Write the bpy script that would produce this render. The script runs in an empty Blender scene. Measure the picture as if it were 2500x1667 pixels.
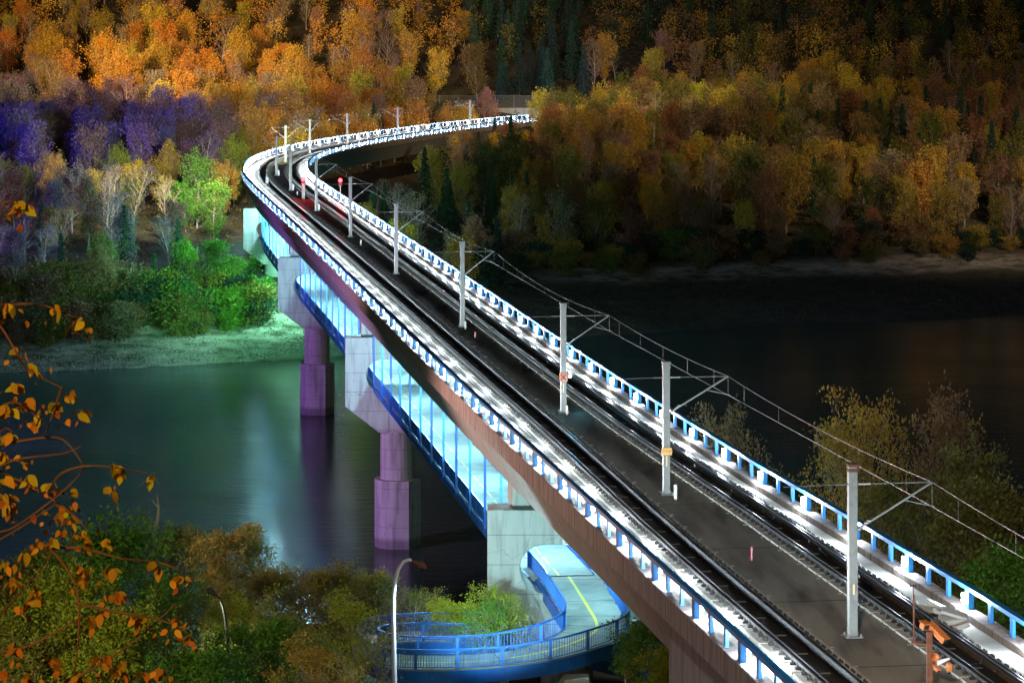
import bpy, bmesh, math, random
import numpy as np
from mathutils import Matrix, Vector, noise as mnoise

# ---------------------------------------------------------------- camera, world, lights, exposure
F = 7000.0            # focal length in pixels of the 2500 px wide photograph
K = F / 5500.0        # depth unit used for positions along the view
HC = 25.0             # camera height over the bridge deck
SC = bpy.context.scene
COL = SC.collection

cam_d = bpy.data.cameras.new('camera')
cam = bpy.data.objects.new('camera', cam_d); COL.objects.link(cam)
cam.location = (0, 0, HC); cam.rotation_euler = (math.radians(90), 0, 0)
cam_d.sensor_width = 36; cam_d.lens = F / 2500 * 36
cam_d.shift_y = -(833.5 - 60) / 2500.0
cam_d.clip_start = 0.5; cam_d.clip_end = 4000
SC.camera = cam

SC.view_settings.view_transform = 'Standard'; SC.view_settings.look = 'None'
SC.view_settings.exposure = 0.9; SC.view_settings.gamma = 1.0
SC.cycles.use_denoising = True
SC.cycles.max_bounces = 4; SC.cycles.diffuse_bounces = 2; SC.cycles.glossy_bounces = 3
SC.cycles.transparent_max_bounces = 6; SC.cycles.transmission_bounces = 2
SC.cycles.sample_clamp_indirect = 4.0; SC.cycles.use_light_tree = True
SC.cycles.caustics_reflective = False; SC.cycles.caustics_refractive = False

world = bpy.data.worlds.new('World'); SC.world = world; world.use_nodes = True
wn = world.node_tree; bg = wn.nodes['Background']
skyn = wn.nodes.new('ShaderNodeTexSky'); skyn.sky_type = 'NISHITA'; skyn.sun_disc = False
skyn.sun_elevation = math.radians(-4); skyn.sun_rotation = math.radians(200)
wn.links.new(skyn.outputs[0], bg.inputs[0]); bg.inputs[1].default_value = 0.15

sun_d = bpy.data.lights.new('moon', 'SUN'); sun_d.energy = 0.012; sun_d.angle = math.radians(0.5); sun_d.color = (0.7, 0.8, 1.0)
sun = bpy.data.objects.new('moon', sun_d); COL.objects.link(sun)
sun.rotation_euler = (math.radians(55), 0, math.radians(-20))

def aim(o, target):
    d = Vector(target) - o.location
    o.rotation_euler = d.to_track_quat('-Z', 'Y').to_euler()

def spot(name, loc, target, watts, color, angle, blend=0.4, radius=0.5):
    d = bpy.data.lights.new(name, 'SPOT'); d.energy = watts; d.color = color
    d.spot_size = math.radians(angle); d.spot_blend = blend; d.shadow_soft_size = radius
    o = bpy.data.objects.new(name, d); COL.objects.link(o)
    o.location = (loc[0], loc[1] * K, loc[2]); aim(o, (target[0], target[1] * K, target[2])); return o

# floodlights of the town beyond the picture: sodium road lamps, violet floods of the next bridge; added fill spots among them
spot('sodium_flood', (-150, 380, 50), (-112, 640, 12), 1450e3, (1.0, 0.62, 0.26), 15, 0.5, 2)
spot('sodium_flood', (-140, 380, 50), (-72, 640, 7), 1450e3, (1.0, 0.62, 0.26), 15, 0.5, 2)
spot('sodium_flood', (-130, 380, 50), (-38, 640, 9), 1500e3, (1.0, 0.66, 0.28), 15, 0.6, 2)
spot('sodium_flood', (-30, 380, 75), (-40, 640, 18), 260e3, (1.0, 0.66, 0.30), 60, 0.8, 3)
spot('sodium_flood', (130, 360, 60), (60, 560, 0), 270e3, (1.0, 0.74, 0.48), 70, 0.95, 3)
spot('sodium_flood', (30, 470, 45), (32, 640, 14), 190e3, (1.0, 0.82, 0.42), 56, 0.9, 3)
spot('violet_flood', (-150, 320, 30), (-94, 455, 0), 900e3, (0.08, 0.09, 1.0), 26, 0.9, 2)
spot('violet_flood', (-120, 280, 18), (-84, 398, -7), 330e3, (0.36, 0.10, 0.75), 32, 0.9, 2)
spot('violet_flood', (-95, 175, -16), (-10, 235, -19), 120e3, (0.32, 0.14, 1.0), 44, 0.8, 2)
spot('violet_flood', (-110, 255, -18), (-28, 302, -20), 110e3, (0.42, 0.15, 0.95), 40, 0.8, 2)
spot('sodium_flood', (-36, 156, -1), (2, 138, -1.5), 30e3, (1.0, 0.58, 0.52), 110, 0.9, 1)
spot('sodium_flood', (-60, 190, 2), (-14, 235, -2), 34e3, (1.0, 0.55, 0.55), 80, 0.9, 1)
spot('green_bank_fill', (-15, 300, -18), (-43, 351, -16), 90e3, (0.20, 1.0, 0.55), 44, 1.0, 1)  # added: strengthens the walkway lamps' green on the left bank
spot('green_bank_fill', (-30, 318, -4), (-48, 366, -8), 60e3, (0.35, 1.0, 0.42), 70, 0.9, 1)  # second added green boost, for the trees by the bend
spot('curve_fill', (-50, 386, 8), (-70, 440, 0), 100e3, (1.0, 0.97, 0.62), 90, 0.9, 1)  # added spot boosting the rail lamps on the trees at the bend
spot('cyan_bank_fill', (-26, 350, -7), (-42, 362, -12), 50e3, (0.30, 1.0, 0.70), 120, 0.9, 1)  # extra unseen source near the far pier, boosting the walkway glow
spot('near_pier_fill', (-5, 116, -6), (1.5, 144, -8.3), 36e3, (0.50, 0.94, 1.0), 34, 0.7, 0.5)  # unseen spot added to brighten the near pier's front
spot('road_flood', (2, 40, 42), (14, 104, 0), 46e3, (1.0, 0.90, 0.78), 34, 0.9, 1.5)
spot('pier_fill', (-15.5, 203, -6.5), (-15.2, 222, -8.6), 4.6e3, (0.45, 0.90, 1.0), 34, 0.5, 0.4)  # added without a fixture, brightens a river pier's front face
spot('pier_fill', (-30, 280, -6.5), (-30, 298.5, -8.6), 4.6e3, (0.45, 0.92, 1.0), 34, 0.5, 0.4)  # same added brightening for the next pier
spot('park_fill', (-34, 66, 14), (-24, 110, -9), 27e3, (1.0, 0.92, 0.45), 62, 0.9, 1)  # added to lift the dark near bushes, no lamp stands here
spot('park_fill', (45, 80, 12), (32, 135, -8), 1.0e3, (1.0, 0.8, 0.4), 60, 0.9, 1)  # weak added light for the trees behind the right railing
spot('sodium_flood', (-4.0, -2, 28), (-1.4, 7, 23.6), 3000, (1.0, 0.72, 0.24), 80, 0.8, 0.2)

# ---------------------------------------------------------------- helpers
def inv(px, py, z):
    """A point of the photograph at height z, turned into a place in the world."""
    y = F * (HC - z) / (py - 60.0)
    return Vector(((px - 1250.0) * y / F, y, z))

def proj(p):
    return 1250 + F * p[0] / p[1], 60 + F * (HC - p[2]) / p[1]

def mesh_np(name, verts, faces, mat=None, smooth=False):
    verts = np.asarray(verts, dtype=np.float32).reshape(-1, 3)
    me = bpy.data.meshes.new(name)
    if len(faces) and not isinstance(faces, np.ndarray):
        me.from_pydata([tuple(map(float, v)) for v in verts], [], [tuple(map(int, f)) for f in faces])
    else:
        n, k = faces.shape
        me.vertices.add(len(verts)); me.vertices.foreach_set('co', verts.ravel())
        me.loops.add(n * k); me.loops.foreach_set('vertex_index', faces.astype(np.int32).ravel())
        me.polygons.add(n)
        me.polygons.foreach_set('loop_start', np.arange(0, n * k, k, dtype=np.int32))
        me.polygons.foreach_set('loop_total', np.full(n, k, dtype=np.int32))
        me.update(calc_edges=True)
    if mat: me.materials.append(mat)
    if smooth: me.polygons.foreach_set('use_smooth', [True] * len(me.polygons))
    me.update(); return me

def new(name, me, parent=None, **props):
    o = bpy.data.objects.new(name, me); COL.objects.link(o)
    if parent is not None:
        o.parent = parent; o.matrix_parent_inverse = Matrix.Translation(-parent.location)
    for k, v in props.items(): o[k] = v
    return o

def thing(name, loc, label, cat, group=None):
    o = bpy.data.objects.new(name, None); COL.objects.link(o); o.location = loc
    o.empty_display_size = 0.3
    o['label'] = label; o['category'] = cat
    if group: o['group'] = group
    return o

class MB:
    """collects simple shapes and links them as one mesh object"""
    def __init__(s): s.v = []; s.f = []
    def add(s, v, f):
        n = len(s.v); s.v += [tuple(p) for p in v]; s.f += [tuple(i + n for i in q) for q in f]; return s
    def box(s, c, d, rz=0.0, M=None):
        x, y, z = d[0] / 2, d[1] / 2, d[2] / 2
        R = M if M is not None else Matrix.Rotation(rz, 3, 'Z')
        v = [Vector(c) + R @ Vector((sx * x, sy * y, sz * z)) for sz in (-1, 1) for sx, sy in ((-1, -1), (1, -1), (1, 1), (-1, 1))]
        return s.add(v, [(0, 3, 2, 1), (4, 5, 6, 7), (0, 1, 5, 4), (1, 2, 6, 5), (2, 3, 7, 6), (3, 0, 4, 7)])
    def beam(s, a, b, w, h=None):
        a, b = Vector(a), Vector(b); d = b - a; L = d.length
        if L < 1e-6: return s
        M = d.to_track_quat('Y', 'Z').to_matrix()
        return s.box((a + b) / 2, (w, L, h or w), M=M)
    def tube(s, pts, r, n=6, caps=True):
        pts = [Vector(p) for p in pts]; R = r if isinstance(r, (list, tuple)) else [r] * len(pts)
        v, f = [], []; up = Vector((0.13, 0.31, 0.94)).normalized()
        for i, p in enumerate(pts):
            t = (pts[min(i + 1, len(pts) - 1)] - pts[max(i - 1, 0)])
            t = t.normalized() if t.length > 1e-9 else Vector((0, 0, 1))
            u = t.cross(up)
            if u.length < 0.05: u = t.cross(Vector((1, 0, 0)))
            u.normalize(); w = t.cross(u)
            for k in range(n):
                a = 2 * math.pi * k / n; v.append(p + (u * math.cos(a) + w * math.sin(a)) * R[i])
        for i in range(len(pts) - 1):
            for k in range(n): f.append((i * n + k, i * n + (k + 1) % n, (i + 1) * n + (k + 1) % n, (i + 1) * n + k))
        if caps:
            f.append(tuple(range(n))[::-1]); f.append(tuple((len(pts) - 1) * n + k for k in range(n)))
        return s.add(v, f)
    def lathe(s, c, prof, n=16):
        v, f = [], []
        for r, z in prof:
            for k in range(n):
                a = 2 * math.pi * k / n; v.append((c[0] + r * math.cos(a), c[1] + r * math.sin(a), c[2] + z))
        for i in range(len(prof) - 1):
            for k in range(n): f.append((i * n + k, i * n + (k + 1) % n, (i + 1) * n + (k + 1) % n, (i + 1) * n + k))
        f.append(tuple(range(n))[::-1]); f.append(tuple((len(prof) - 1) * n + k for k in range(n)))
        return s.add(v, f)
    def mesh(s, name, mat, smooth=False):
        me = bpy.data.meshes.new(name); me.from_pydata([tuple(p) for p in s.v], [], s.f)
        me.materials.append(mat); me.update()
        if smooth: me.polygons.foreach_set('use_smooth', [True] * len(me.polygons))
        return me
    def build(s, name, mat, parent=None, smooth=False, **props):
        return new(name, s.mesh(name, mat, smooth), parent, **props)

def bevel(o, w=0.02, seg=1):
    m = o.modifiers.new('bevel', 'BEVEL'); m.width = w; m.segments = seg; m.limit_method = 'ANGLE'

# ---------------------------------------------------------------- materials
def mat(name, color, rough=0.7, metal=0.0, var=0.25, scale=1.5, bump=0.0, bscale=20, dark=None, dscale=0.5, damt=0.0, stretch=None, emit=None, estr=0.0, spec=0.5):
    m = bpy.data.materials.new(name); m.use_nodes = True; nt = m.node_tree; N = nt.nodes; L = nt.links
    b = N['Principled BSDF']; b.inputs['Roughness'].default_value = rough; b.inputs['Metallic'].default_value = metal
    b.inputs['Specular IOR Level'].default_value = spec
    tc = N.new('ShaderNodeTexCoord'); mp = N.new('ShaderNodeMapping'); L.new(tc.outputs['Object'], mp.inputs[0])
    if stretch: mp.inputs['Scale'].default_value = stretch
    n1 = N.new('ShaderNodeTexNoise'); n1.inputs['Scale'].default_value = scale; n1.inputs['Detail'].default_value = 6; n1.inputs['Roughness'].default_value = 0.65
    L.new(mp.outputs[0], n1.inputs['Vector'])
    r = N.new('ShaderNodeMapRange'); r.inputs['From Min'].default_value = 0.3; r.inputs['From Max'].default_value = 0.7
    r.inputs['To Min'].default_value = 1 - var; r.inputs['To Max'].default_value = 1 + var; L.new(n1.outputs[0], r.inputs[0])
    mx = N.new('ShaderNodeMix'); mx.data_type = 'RGBA'; mx.blend_type = 'MULTIPLY'; mx.inputs[0].default_value = 1.0
    mx.inputs[6].default_value = (*color, 1); L.new(r.outputs[0], mx.inputs[7]); out = mx.outputs[2]
    if dark:
        n2 = N.new('ShaderNodeTexNoise'); n2.inputs['Scale'].default_value = dscale; n2.inputs['Detail'].default_value = 8
        L.new(mp.outputs[0], n2.inputs['Vector'])
        cr = N.new('ShaderNodeMapRange'); cr.inputs['From Min'].default_value = 0.5; cr.inputs['From Max'].default_value = 0.68; cr.inputs['To Max'].default_value = damt
        L.new(n2.outputs[0], cr.inputs[0])
        m2 = N.new('ShaderNodeMix'); m2.data_type = 'RGBA'; L.new(cr.outputs[0], m2.inputs[0]); L.new(out, m2.inputs[6]); m2.inputs[7].default_value = (*dark, 1); out = m2.outputs[2]
    L.new(out, b.inputs['Base Color'])
    if bump:
        n3 = N.new('ShaderNodeTexNoise'); n3.inputs['Scale'].default_value = bscale; n3.inputs['Detail'].default_value = 5; L.new(mp.outputs[0], n3.inputs['Vector'])
        bp = N.new('ShaderNodeBump'); bp.inputs['Strength'].default_value = bump; bp.inputs['Distance'].default_value = 0.05
        L.new(n3.outputs[0], bp.inputs['Height']); L.new(bp.outputs[0], b.inputs['Normal'])
    if emit:
        b.inputs['Emission Color'].default_value = (*emit, 1); b.inputs['Emission Strength'].default_value = estr
    return m

M = {}
M['concrete'] = mat('concrete', (0.40, 0.385, 0.36), 0.85, var=0.14, scale=0.6, bump=0.25, bscale=14, dark=(0.15, 0.13, 0.12), dscale=0.8, damt=0.5, stretch=(3, 3, 0.35))
def seams(m, pitch=1.9):
    nt = m.node_tree; N = nt.nodes; L = nt.links; b = N['Principled BSDF']; src = b.inputs['Base Color'].links[0].from_socket
    g = N.new('ShaderNodeNewGeometry'); sx = N.new('ShaderNodeSeparateXYZ'); L.new(g.outputs['Position'], sx.inputs[0])
    a = N.new('ShaderNodeMath'); a.operation = 'DIVIDE'; a.inputs[1].default_value = pitch; L.new(sx.outputs[2], a.inputs[0])
    f = N.new('ShaderNodeMath'); f.operation = 'FRACT'; L.new(a.outputs[0], f.inputs[0])
    c = N.new('ShaderNodeMath'); c.operation = 'LESS_THAN'; c.inputs[1].default_value = 0.025; L.new(f.outputs[0], c.inputs[0])
    t = N.new('ShaderNodeMapRange'); t.inputs['From Min'].default_value = -25.6; t.inputs['From Max'].default_value = -26.1; L.new(sx.outputs[2], t.inputs[0])
    v = N.new('ShaderNodeTexVoronoi'); v.feature = 'DISTANCE_TO_EDGE'; v.inputs['Scale'].default_value = 0.22
    nz = N.new('ShaderNodeTexNoise'); nz.inputs['Scale'].default_value = 1.5; vm = N.new('ShaderNodeVectorMath'); vm.operation = 'ADD'; L.new(g.outputs['Position'], nz.inputs['Vector']); L.new(g.outputs['Position'], vm.inputs[0]); L.new(nz.outputs['Color'], vm.inputs[1]); L.new(vm.outputs[0], v.inputs['Vector'])
    cr = N.new('ShaderNodeMath'); cr.operation = 'LESS_THAN'; cr.inputs[1].default_value = 0.0025; L.new(v.outputs['Distance'], cr.inputs[0])
    mx = N.new('ShaderNodeMath'); mx.operation = 'MAXIMUM'; L.new(c.outputs[0], mx.inputs[0]); L.new(t.outputs[0], mx.inputs[1])
    m2 = N.new('ShaderNodeMath'); m2.operation = 'MAXIMUM'; L.new(mx.outputs[0], m2.inputs[0]); L.new(cr.outputs[0], m2.inputs[1])
    m3 = N.new('ShaderNodeMath'); m3.operation = 'MULTIPLY'; m3.inputs[1].default_value = 0.6; L.new(m2.outputs[0], m3.inputs[0])
    m4 = N.new('ShaderNodeMix'); m4.data_type = 'RGBA'; L.new(m3.outputs[0], m4.inputs[0]); L.new(src, m4.inputs[6]); m4.inputs[7].default_value = (0.07, 0.06, 0.05, 1); L.new(m4.outputs[2], b.inputs['Base Color'])
M['pier'] = mat('pier_concrete', (0.44, 0.43, 0.41), 0.85, var=0.16, scale=0.5, bump=0.3, bscale=10, dark=(0.17, 0.15, 0.14), dscale=0.9, damt=0.6, stretch=(2.2, 2.2, 0.25))
seams(M['pier'])
M['fascia'] = mat('fascia_concrete', (0.42, 0.35, 0.32), 0.85, var=0.2, scale=0.8, bump=0.25, bscale=14, dark=(0.12, 0.07, 0.05), dscale=1.2, damt=0.7, stretch=(2.5, 2.5, 0.25))
M['deckfloor'] = mat('deck_floor', (0.32, 0.30, 0.25), 0.8, var=0.25, scale=0.35, bump=0.3, bscale=8, dark=(0.045, 0.035, 0.03), dscale=0.3, damt=0.95, stretch=(1.6, 0.22, 1))
M['walk'] = mat('walk_concrete', (0.45, 0.44, 0.41), 0.8, var=0.15, scale=0.7, bump=0.2, bscale=15, dark=(0.2, 0.18, 0.16), dscale=0.6, damt=0.5)
M['rampfloor'] = mat('ramp_floor', (0.24, 0.25, 0.24), 0.8, var=0.22, scale=0.6, bump=0.25, bscale=12, dark=(0.12, 0.12, 0.11), dscale=0.5, damt=0.6)
M['plinth'] = mat('plinth_concrete', (0.45, 0.43, 0.38), 0.8, var=0.15, scale=2)
M['steel'] = mat('rail_steel', (0.42, 0.42, 0.44), 0.28, 0.9, var=0.15, scale=3)
M['galv'] = mat('galvanised_steel', (0.27, 0.29, 0.28), 0.5, 0.35, var=0.12, scale=4, dark=(0.19, 0.2, 0.2), dscale=3, damt=0.6)
M['wire'] = mat('wire_metal', (0.35, 0.36, 0.36), 0.4, 0.5, var=0.1)
M['blue'] = mat('blue_paint', (0.03, 0.30, 0.78), 0.42, 0.0, var=0.12, scale=1.2, dark=(0.02, 0.10, 0.3), dscale=1.5, damt=0.4)
M['deepblue'] = mat('deep_blue_paint', (0.012, 0.13, 0.52), 0.45, 0.0, var=0.15, scale=1.2, dark=(0.01, 0.06, 0.22), dscale=1.5, damt=0.4)
M['black'] = mat('dark_iron', (0.035, 0.032, 0.03), 0.6, 0.3, var=0.4, scale=8)
M['rust'] = mat('rusty_steel', (0.16, 0.06, 0.03), 0.8, 0.2, var=0.4, scale=6)
M['orangebox'] = mat('orange_housing', (0.62, 0.20, 0.05), 0.5, var=0.1, scale=5)
M['white'] = mat('white_paint', (0.75, 0.75, 0.73), 0.5, var=0.06, scale=4)
M['pink'] = mat('pink_paint', (0.8, 0.25, 0.3), 0.5, var=0.1)
M['orange'] = mat('orange_sign', (0.85, 0.22, 0.04), 0.5, var=0.05)
M['amber'] = mat('amber_sign', (0.85, 0.52, 0.18), 0.5, var=0.05)
M['signink'] = mat('sign_ink', (0.62, 0.20, 0.02), 0.6, var=0.05)
M['blueink'] = mat('blue_ink', (0.02, 0.07, 0.25), 0.6, var=0.05)
M['cream'] = mat('cream_sticker', (0.8, 0.62, 0.35), 0.6, var=0.05)
M['red'] = mat('red_paint', (0.6, 0.05, 0.05), 0.5)
M['yellow'] = mat('yellow_line', (0.72, 0.55, 0.04), 0.7, var=0.25, scale=5)
M['glass'] = mat('dark_glass', (0.02, 0.02, 0.025), 0.1, 0.0, var=0.0)
M['lampwhite'] = mat('lamp_glow', (0.9, 0.95, 1), 0.5, var=0, emit=(0.82, 0.93, 1.0), estr=60)
M['lampcyan'] = mat('tube_glow', (0.7, 0.95, 1), 0.5, var=0, emit=(0.35, 0.9, 1.0), estr=14)
M['lampred'] = mat('signal_glow', (1, 0.1, 0.1), 0.5, var=0, emit=(1.0, 0.004, 0.006), estr=26)
M['ground'] = mat('ground_soil', (0.09, 0.075, 0.05), 0.95, var=0.5, scale=0.5, bump=0.8, bscale=2.0, dark=(0.05, 0.07, 0.03), dscale=0.15, damt=0.8)
M['bark'] = mat('bark', (0.30, 0.25, 0.21), 0.9, var=0.35, scale=3, stretch=(1, 1, 0.3))
M['barkpale'] = mat('pale_bark', (0.42, 0.36, 0.31), 0.9, var=0.3, scale=2, stretch=(1, 1, 0.4))
M['barkdark'] = mat('dark_bark', (0.10, 0.08, 0.07), 0.9, var=0.35, scale=3)

def foliage(name, trans=0.25, var=0.3):
    m = bpy.data.materials.new(name); m.use_nodes = True; nt = m.node_tree; N = nt.nodes; L = nt.links
    for n in list(N): N.remove(n)
    out = N.new('ShaderNodeOutputMaterial'); oi = N.new('ShaderNodeObjectInfo'); g = N.new('ShaderNodeNewGeometry')
    hsv = N.new('ShaderNodeHueSaturation')
    a = N.new('ShaderNodeMapRange'); a.inputs['To Min'].default_value = 0.478; a.inputs['To Max'].default_value = 0.522; L.new(g.outputs['Random Per Island'], a.inputs[0])
    b = N.new('ShaderNodeMath'); b.operation = 'MULTIPLY'; b.inputs[1].default_value = 7.13; L.new(g.outputs['Random Per Island'], b.inputs[0])
    fr = N.new('ShaderNodeMath'); fr.operation = 'FRACT'; L.new(b.outputs[0], fr.inputs[0])
    c = N.new('ShaderNodeMapRange'); c.inputs['To Min'].default_value = 1 - var; c.inputs['To Max'].default_value = 1 + var; L.new(fr.outputs[0], c.inputs[0])
    L.new(a.outputs[0], hsv.inputs['Hue']); L.new(c.outputs[0], hsv.inputs['Value']); L.new(oi.outputs['Color'], hsv.inputs['Color'])
    d = N.new('ShaderNodeBsdfDiffuse'); t = N.new('ShaderNodeBsdfTranslucent'); mx = N.new('ShaderNodeMixShader'); mx.inputs[0].default_value = trans
    L.new(hsv.outputs[0], d.inputs[0]); L.new(hsv.outputs[0], t.inputs[0]); L.new(d.outputs[0], mx.inputs[1]); L.new(t.outputs[0], mx.inputs[2])
    L.new(mx.outputs[0], out.inputs[0]); return m
M['leaf'] = foliage('foliage')

def water_mat():
    m = bpy.data.materials.new('river_water'); m.use_nodes = True; nt = m.node_tree; N = nt.nodes; L = nt.links
    b = N['Principled BSDF']; b.inputs['Base Color'].default_value = (0.045, 0.085, 0.085, 1); b.inputs['Roughness'].default_value = 0.17
    b.inputs['IOR'].default_value = 1.33
    tc = N.new('ShaderNodeTexCoord'); mp = N.new('ShaderNodeMapping'); mp.inputs['Scale'].default_value = (0.5, 1.2, 1); L.new(tc.outputs['Object'], mp.inputs[0])
    n = N.new('ShaderNodeTexNoise'); n.inputs['Scale'].default_value = 0.6; n.inputs['Detail'].default_value = 4; L.new(mp.outputs[0], n.inputs['Vector'])
    n2 = N.new('ShaderNodeTexNoise'); n2.inputs['Scale'].default_value = 0.05; n2.inputs['Detail'].default_value = 2; L.new(mp.outputs[0], n2.inputs['Vector'])
    bp = N.new('ShaderNodeBump'); bp.inputs['Strength'].default_value = 0.14; bp.inputs['Distance'].default_value = 0.3; L.new(n.outputs[0], bp.inputs['Height']); L.new(bp.outputs[0], b.inputs['Normal'])
    r = N.new('ShaderNodeMapRange'); r.inputs['To Min'].default_value = 0.12; r.inputs['To Max'].default_value = 0.28; L.new(n2.outputs[0], r.inputs[0]); L.new(r.outputs[0], b.inputs['Roughness'])
    return m
M['water'] = water_mat()

def bank_mat():
    """clay and gravel near the water, dark soil with litter above"""
    m = mat('river_bank', (0.08, 0.07, 0.045), 0.95, var=0.5, scale=0.4, bump=0.9, bscale=1.6)
    nt = m.node_tree; N = nt.nodes; L = nt.links; b = N['Principled BSDF']
    src = b.inputs['Base Color'].links[0].from_socket
    g = N.new('ShaderNodeNewGeometry'); sx = N.new('ShaderNodeSeparateXYZ'); L.new(g.outputs['Position'], sx.inputs[0])
    n = N.new('ShaderNodeTexNoise'); n.inputs['Scale'].default_value = 0.12; n.inputs['Detail'].default_value = 8; L.new(g.outputs['Position'], n.inputs['Vector'])
    ma = N.new('ShaderNodeMath'); ma.operation = 'MULTIPLY_ADD'; ma.inputs[1].default_value = -7; L.new(n.outputs[0], ma.inputs[0]); L.new(sx.outputs[2], ma.inputs[2])
    r = N.new('ShaderNodeMapRange'); r.inputs['From Min'].default_value = -24.2; r.inputs['From Max'].default_value = -22.6; r.inputs['To Min'].default_value = 1; r.inputs['To Max'].default_value = 0
    L.new(ma.outputs[0], r.inputs[0])
    n2 = N.new('ShaderNodeTexNoise'); n2.inputs['Scale'].default_value = 0.3; n2.inputs['Detail'].default_value = 12; n2.inputs['Roughness'].default_value = 0.72; mp2 = N.new('ShaderNodeMapping'); mp2.inputs['Scale'].default_value = (0.6, 1.0, 4.0); L.new(g.outputs['Position'], mp2.inputs[0]); L.new(mp2.outputs[0], n2.inputs['Vector'])
    cr = N.new('ShaderNodeValToRGB'); cr.color_ramp.elements[0].color = (0.07, 0.075, 0.045, 1); cr.color_ramp.elements[0].position = 0.40
    cr.color_ramp.elements[1].color = (0.36, 0.32, 0.26, 1); cr.color_ramp.elements[1].position = 0.58; L.new(n2.outputs[0], cr.inputs[0])
    mx = N.new('ShaderNodeMix'); mx.data_type = 'RGBA'; 
    rs = N.new('ShaderNodeMapRange'); rs.inputs['From Min'].default_value = -28; rs.inputs['From Max'].default_value = -18; L.new(sx.outputs[0], rs.inputs[0])
    nn = N.new('ShaderNodeSeparateXYZ'); L.new(g.outputs['Normal'], nn.inputs[0]); st = N.new('ShaderNodeMapRange'); st.inputs['From Min'].default_value = 0.93; st.inputs['From Max'].default_value = 0.83; L.new(nn.outputs[2], st.inputs[0])
    lo_ = N.new('ShaderNodeMath'); lo_.operation = 'LESS_THAN'; lo_.inputs[1].default_value = -17.5; L.new(sx.outputs[2], lo_.inputs[0])
    s2 = N.new('ShaderNodeMath'); s2.operation = 'MULTIPLY'; L.new(st.outputs[0], s2.inputs[0]); L.new(lo_.outputs[0], s2.inputs[1])
    fm = N.new('ShaderNodeMix'); fm.data_type = 'FLOAT'; L.new(rs.outputs[0], fm.inputs[0]); L.new(r.outputs[0], fm.inputs[2]); L.new(s2.outputs[0], fm.inputs[3])
    L.new(fm.outputs[0], mx.inputs[0]); L.new(src, mx.inputs[6]); L.new(cr.outputs[0], mx.inputs[7])
    L.new(mx.outputs[2], b.inputs['Base Color']); return m
M['bank'] = bank_mat()

# ---------------------------------------------------------------- bridge line
nodes = np.array([(23.4, 45), (18.6, 69), (14.2, 92), (12.45, 100.7), (10.0, 113.2), (4.95, 138.9), (-1.7, 173.8), (-11.4, 225.4), (-18.9, 264.9),
                  (-26.0, 301.7), (-33.1, 339), (-37.9, 367), (-40.6, 392), (-41.3, 415), (-39.8, 438), (-35.2, 466), (-26.8, 500), (-11.5, 549),
                  (0, 578), (14, 603), (34, 625), (60, 645)], float)
nodes[:, 1] *= K
def nat_spline(t, y, q):
    n = len(t); h = np.diff(t); A = np.zeros((n, n)); r = np.zeros(n); A[0, 0] = A[-1, -1] = 1
    for i in range(1, n - 1):
        A[i, i - 1] = h[i - 1]; A[i, i] = 2 * (h[i - 1] + h[i]); A[i, i + 1] = h[i]
        r[i] = 6 * ((y[i + 1] - y[i]) / h[i] - (y[i] - y[i - 1]) / h[i - 1])
    m = np.linalg.solve(A, r); i = np.clip(np.searchsorted(t, q) - 1, 0, n - 2); a = (t[i + 1] - q); b = (q - t[i]); hh = h[i]
    return m[i] * a**3 / (6 * hh) + m[i + 1] * b**3 / (6 * hh) + (y[i] / hh - m[i] * hh / 6) * a + (y[i + 1] / hh - m[i + 1] * hh / 6) * b
tt = np.concatenate([[0], np.cumsum(np.hypot(*np.diff(nodes, axis=0).T))])
q = np.arange(0, tt[-1], 1.0)
PX = nat_spline(tt, nodes[:, 0], q); PY = nat_spline(tt, nodes[:, 1], q)
kw = 14; ker = np.hanning(2 * kw + 1); ker /= ker.sum()
def smooth(a):
    e = np.concatenate([a[0] + (a[0] - a[1:kw + 1][::-1]), a, a[-1] + (a[-1] - a[-kw - 1:-1][::-1])]); return np.convolve(e, ker, 'valid')
PX, PY = smooth(PX), smooth(PY)
SS = np.concatenate([[0], np.cumsum(np.hypot(np.diff(PX), np.diff(PY)))]); SMAX = SS[-1]
TX, TY = np.gradient(PX, SS), np.gradient(PY, SS)
def at(s, o=0.0, z=0.0):
    x, y = np.interp(s, SS, PX), np.interp(s, SS, PY); tx, ty = np.interp(s, SS, TX), np.interp(s, SS, TY); L = math.hypot(tx, ty)
    return Vector((x + o * ty / L, y - o * tx / L, z))
def head(s):
    return math.atan2(-np.interp(s, SS, TX), np.interp(s, SS, TY))
def yu(s): return np.interp(s, SS, PY) / K
def s_of(y_u): return float(np.interp(y_u * K, PY, SS))
def OL(s): return -5.85
def OR(s): return float(np.interp(yu(s), [95, 108, 122, 150], [6.1, 5.85, 5.35, 5.12]))
def TS(s): return float(np.interp(yu(s), [100, 113, 125, 140], [3.07, 2.98, 2.75, 2.53]))
def val(f, s): return f(s) if callable(f) else f

def sweep(mb, prof, s0, s1, step=3.0, caps=True):
    n = max(2, int((s1 - s0) / step) + 1); k = len(prof); v = []; f = []
    for s in np.linspace(s0, s1, n):
        for o, z in prof: v.append(at(s, val(o, s), val(z, s)))
    for i in range(n - 1):
        for j in range(k): f.append((i * k + j, i * k + (j + 1) % k, (i + 1) * k + (j + 1) % k, (i + 1) * k + j))
    if caps: f.append(tuple(range(k))[::-1]); f.append(tuple((n - 1) * k + j for j in range(k)))
    return mb.add(v, f)
def shift(f, d): return lambda s: f(s) + d
def rect(a, b, z0, z1): return [(a, z0), (b, z0), (b, z1), (a, z1)]

S0, S1 = s_of(60), SMAX - 2
BASE = at(s_of(92), 0, 0)
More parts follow.
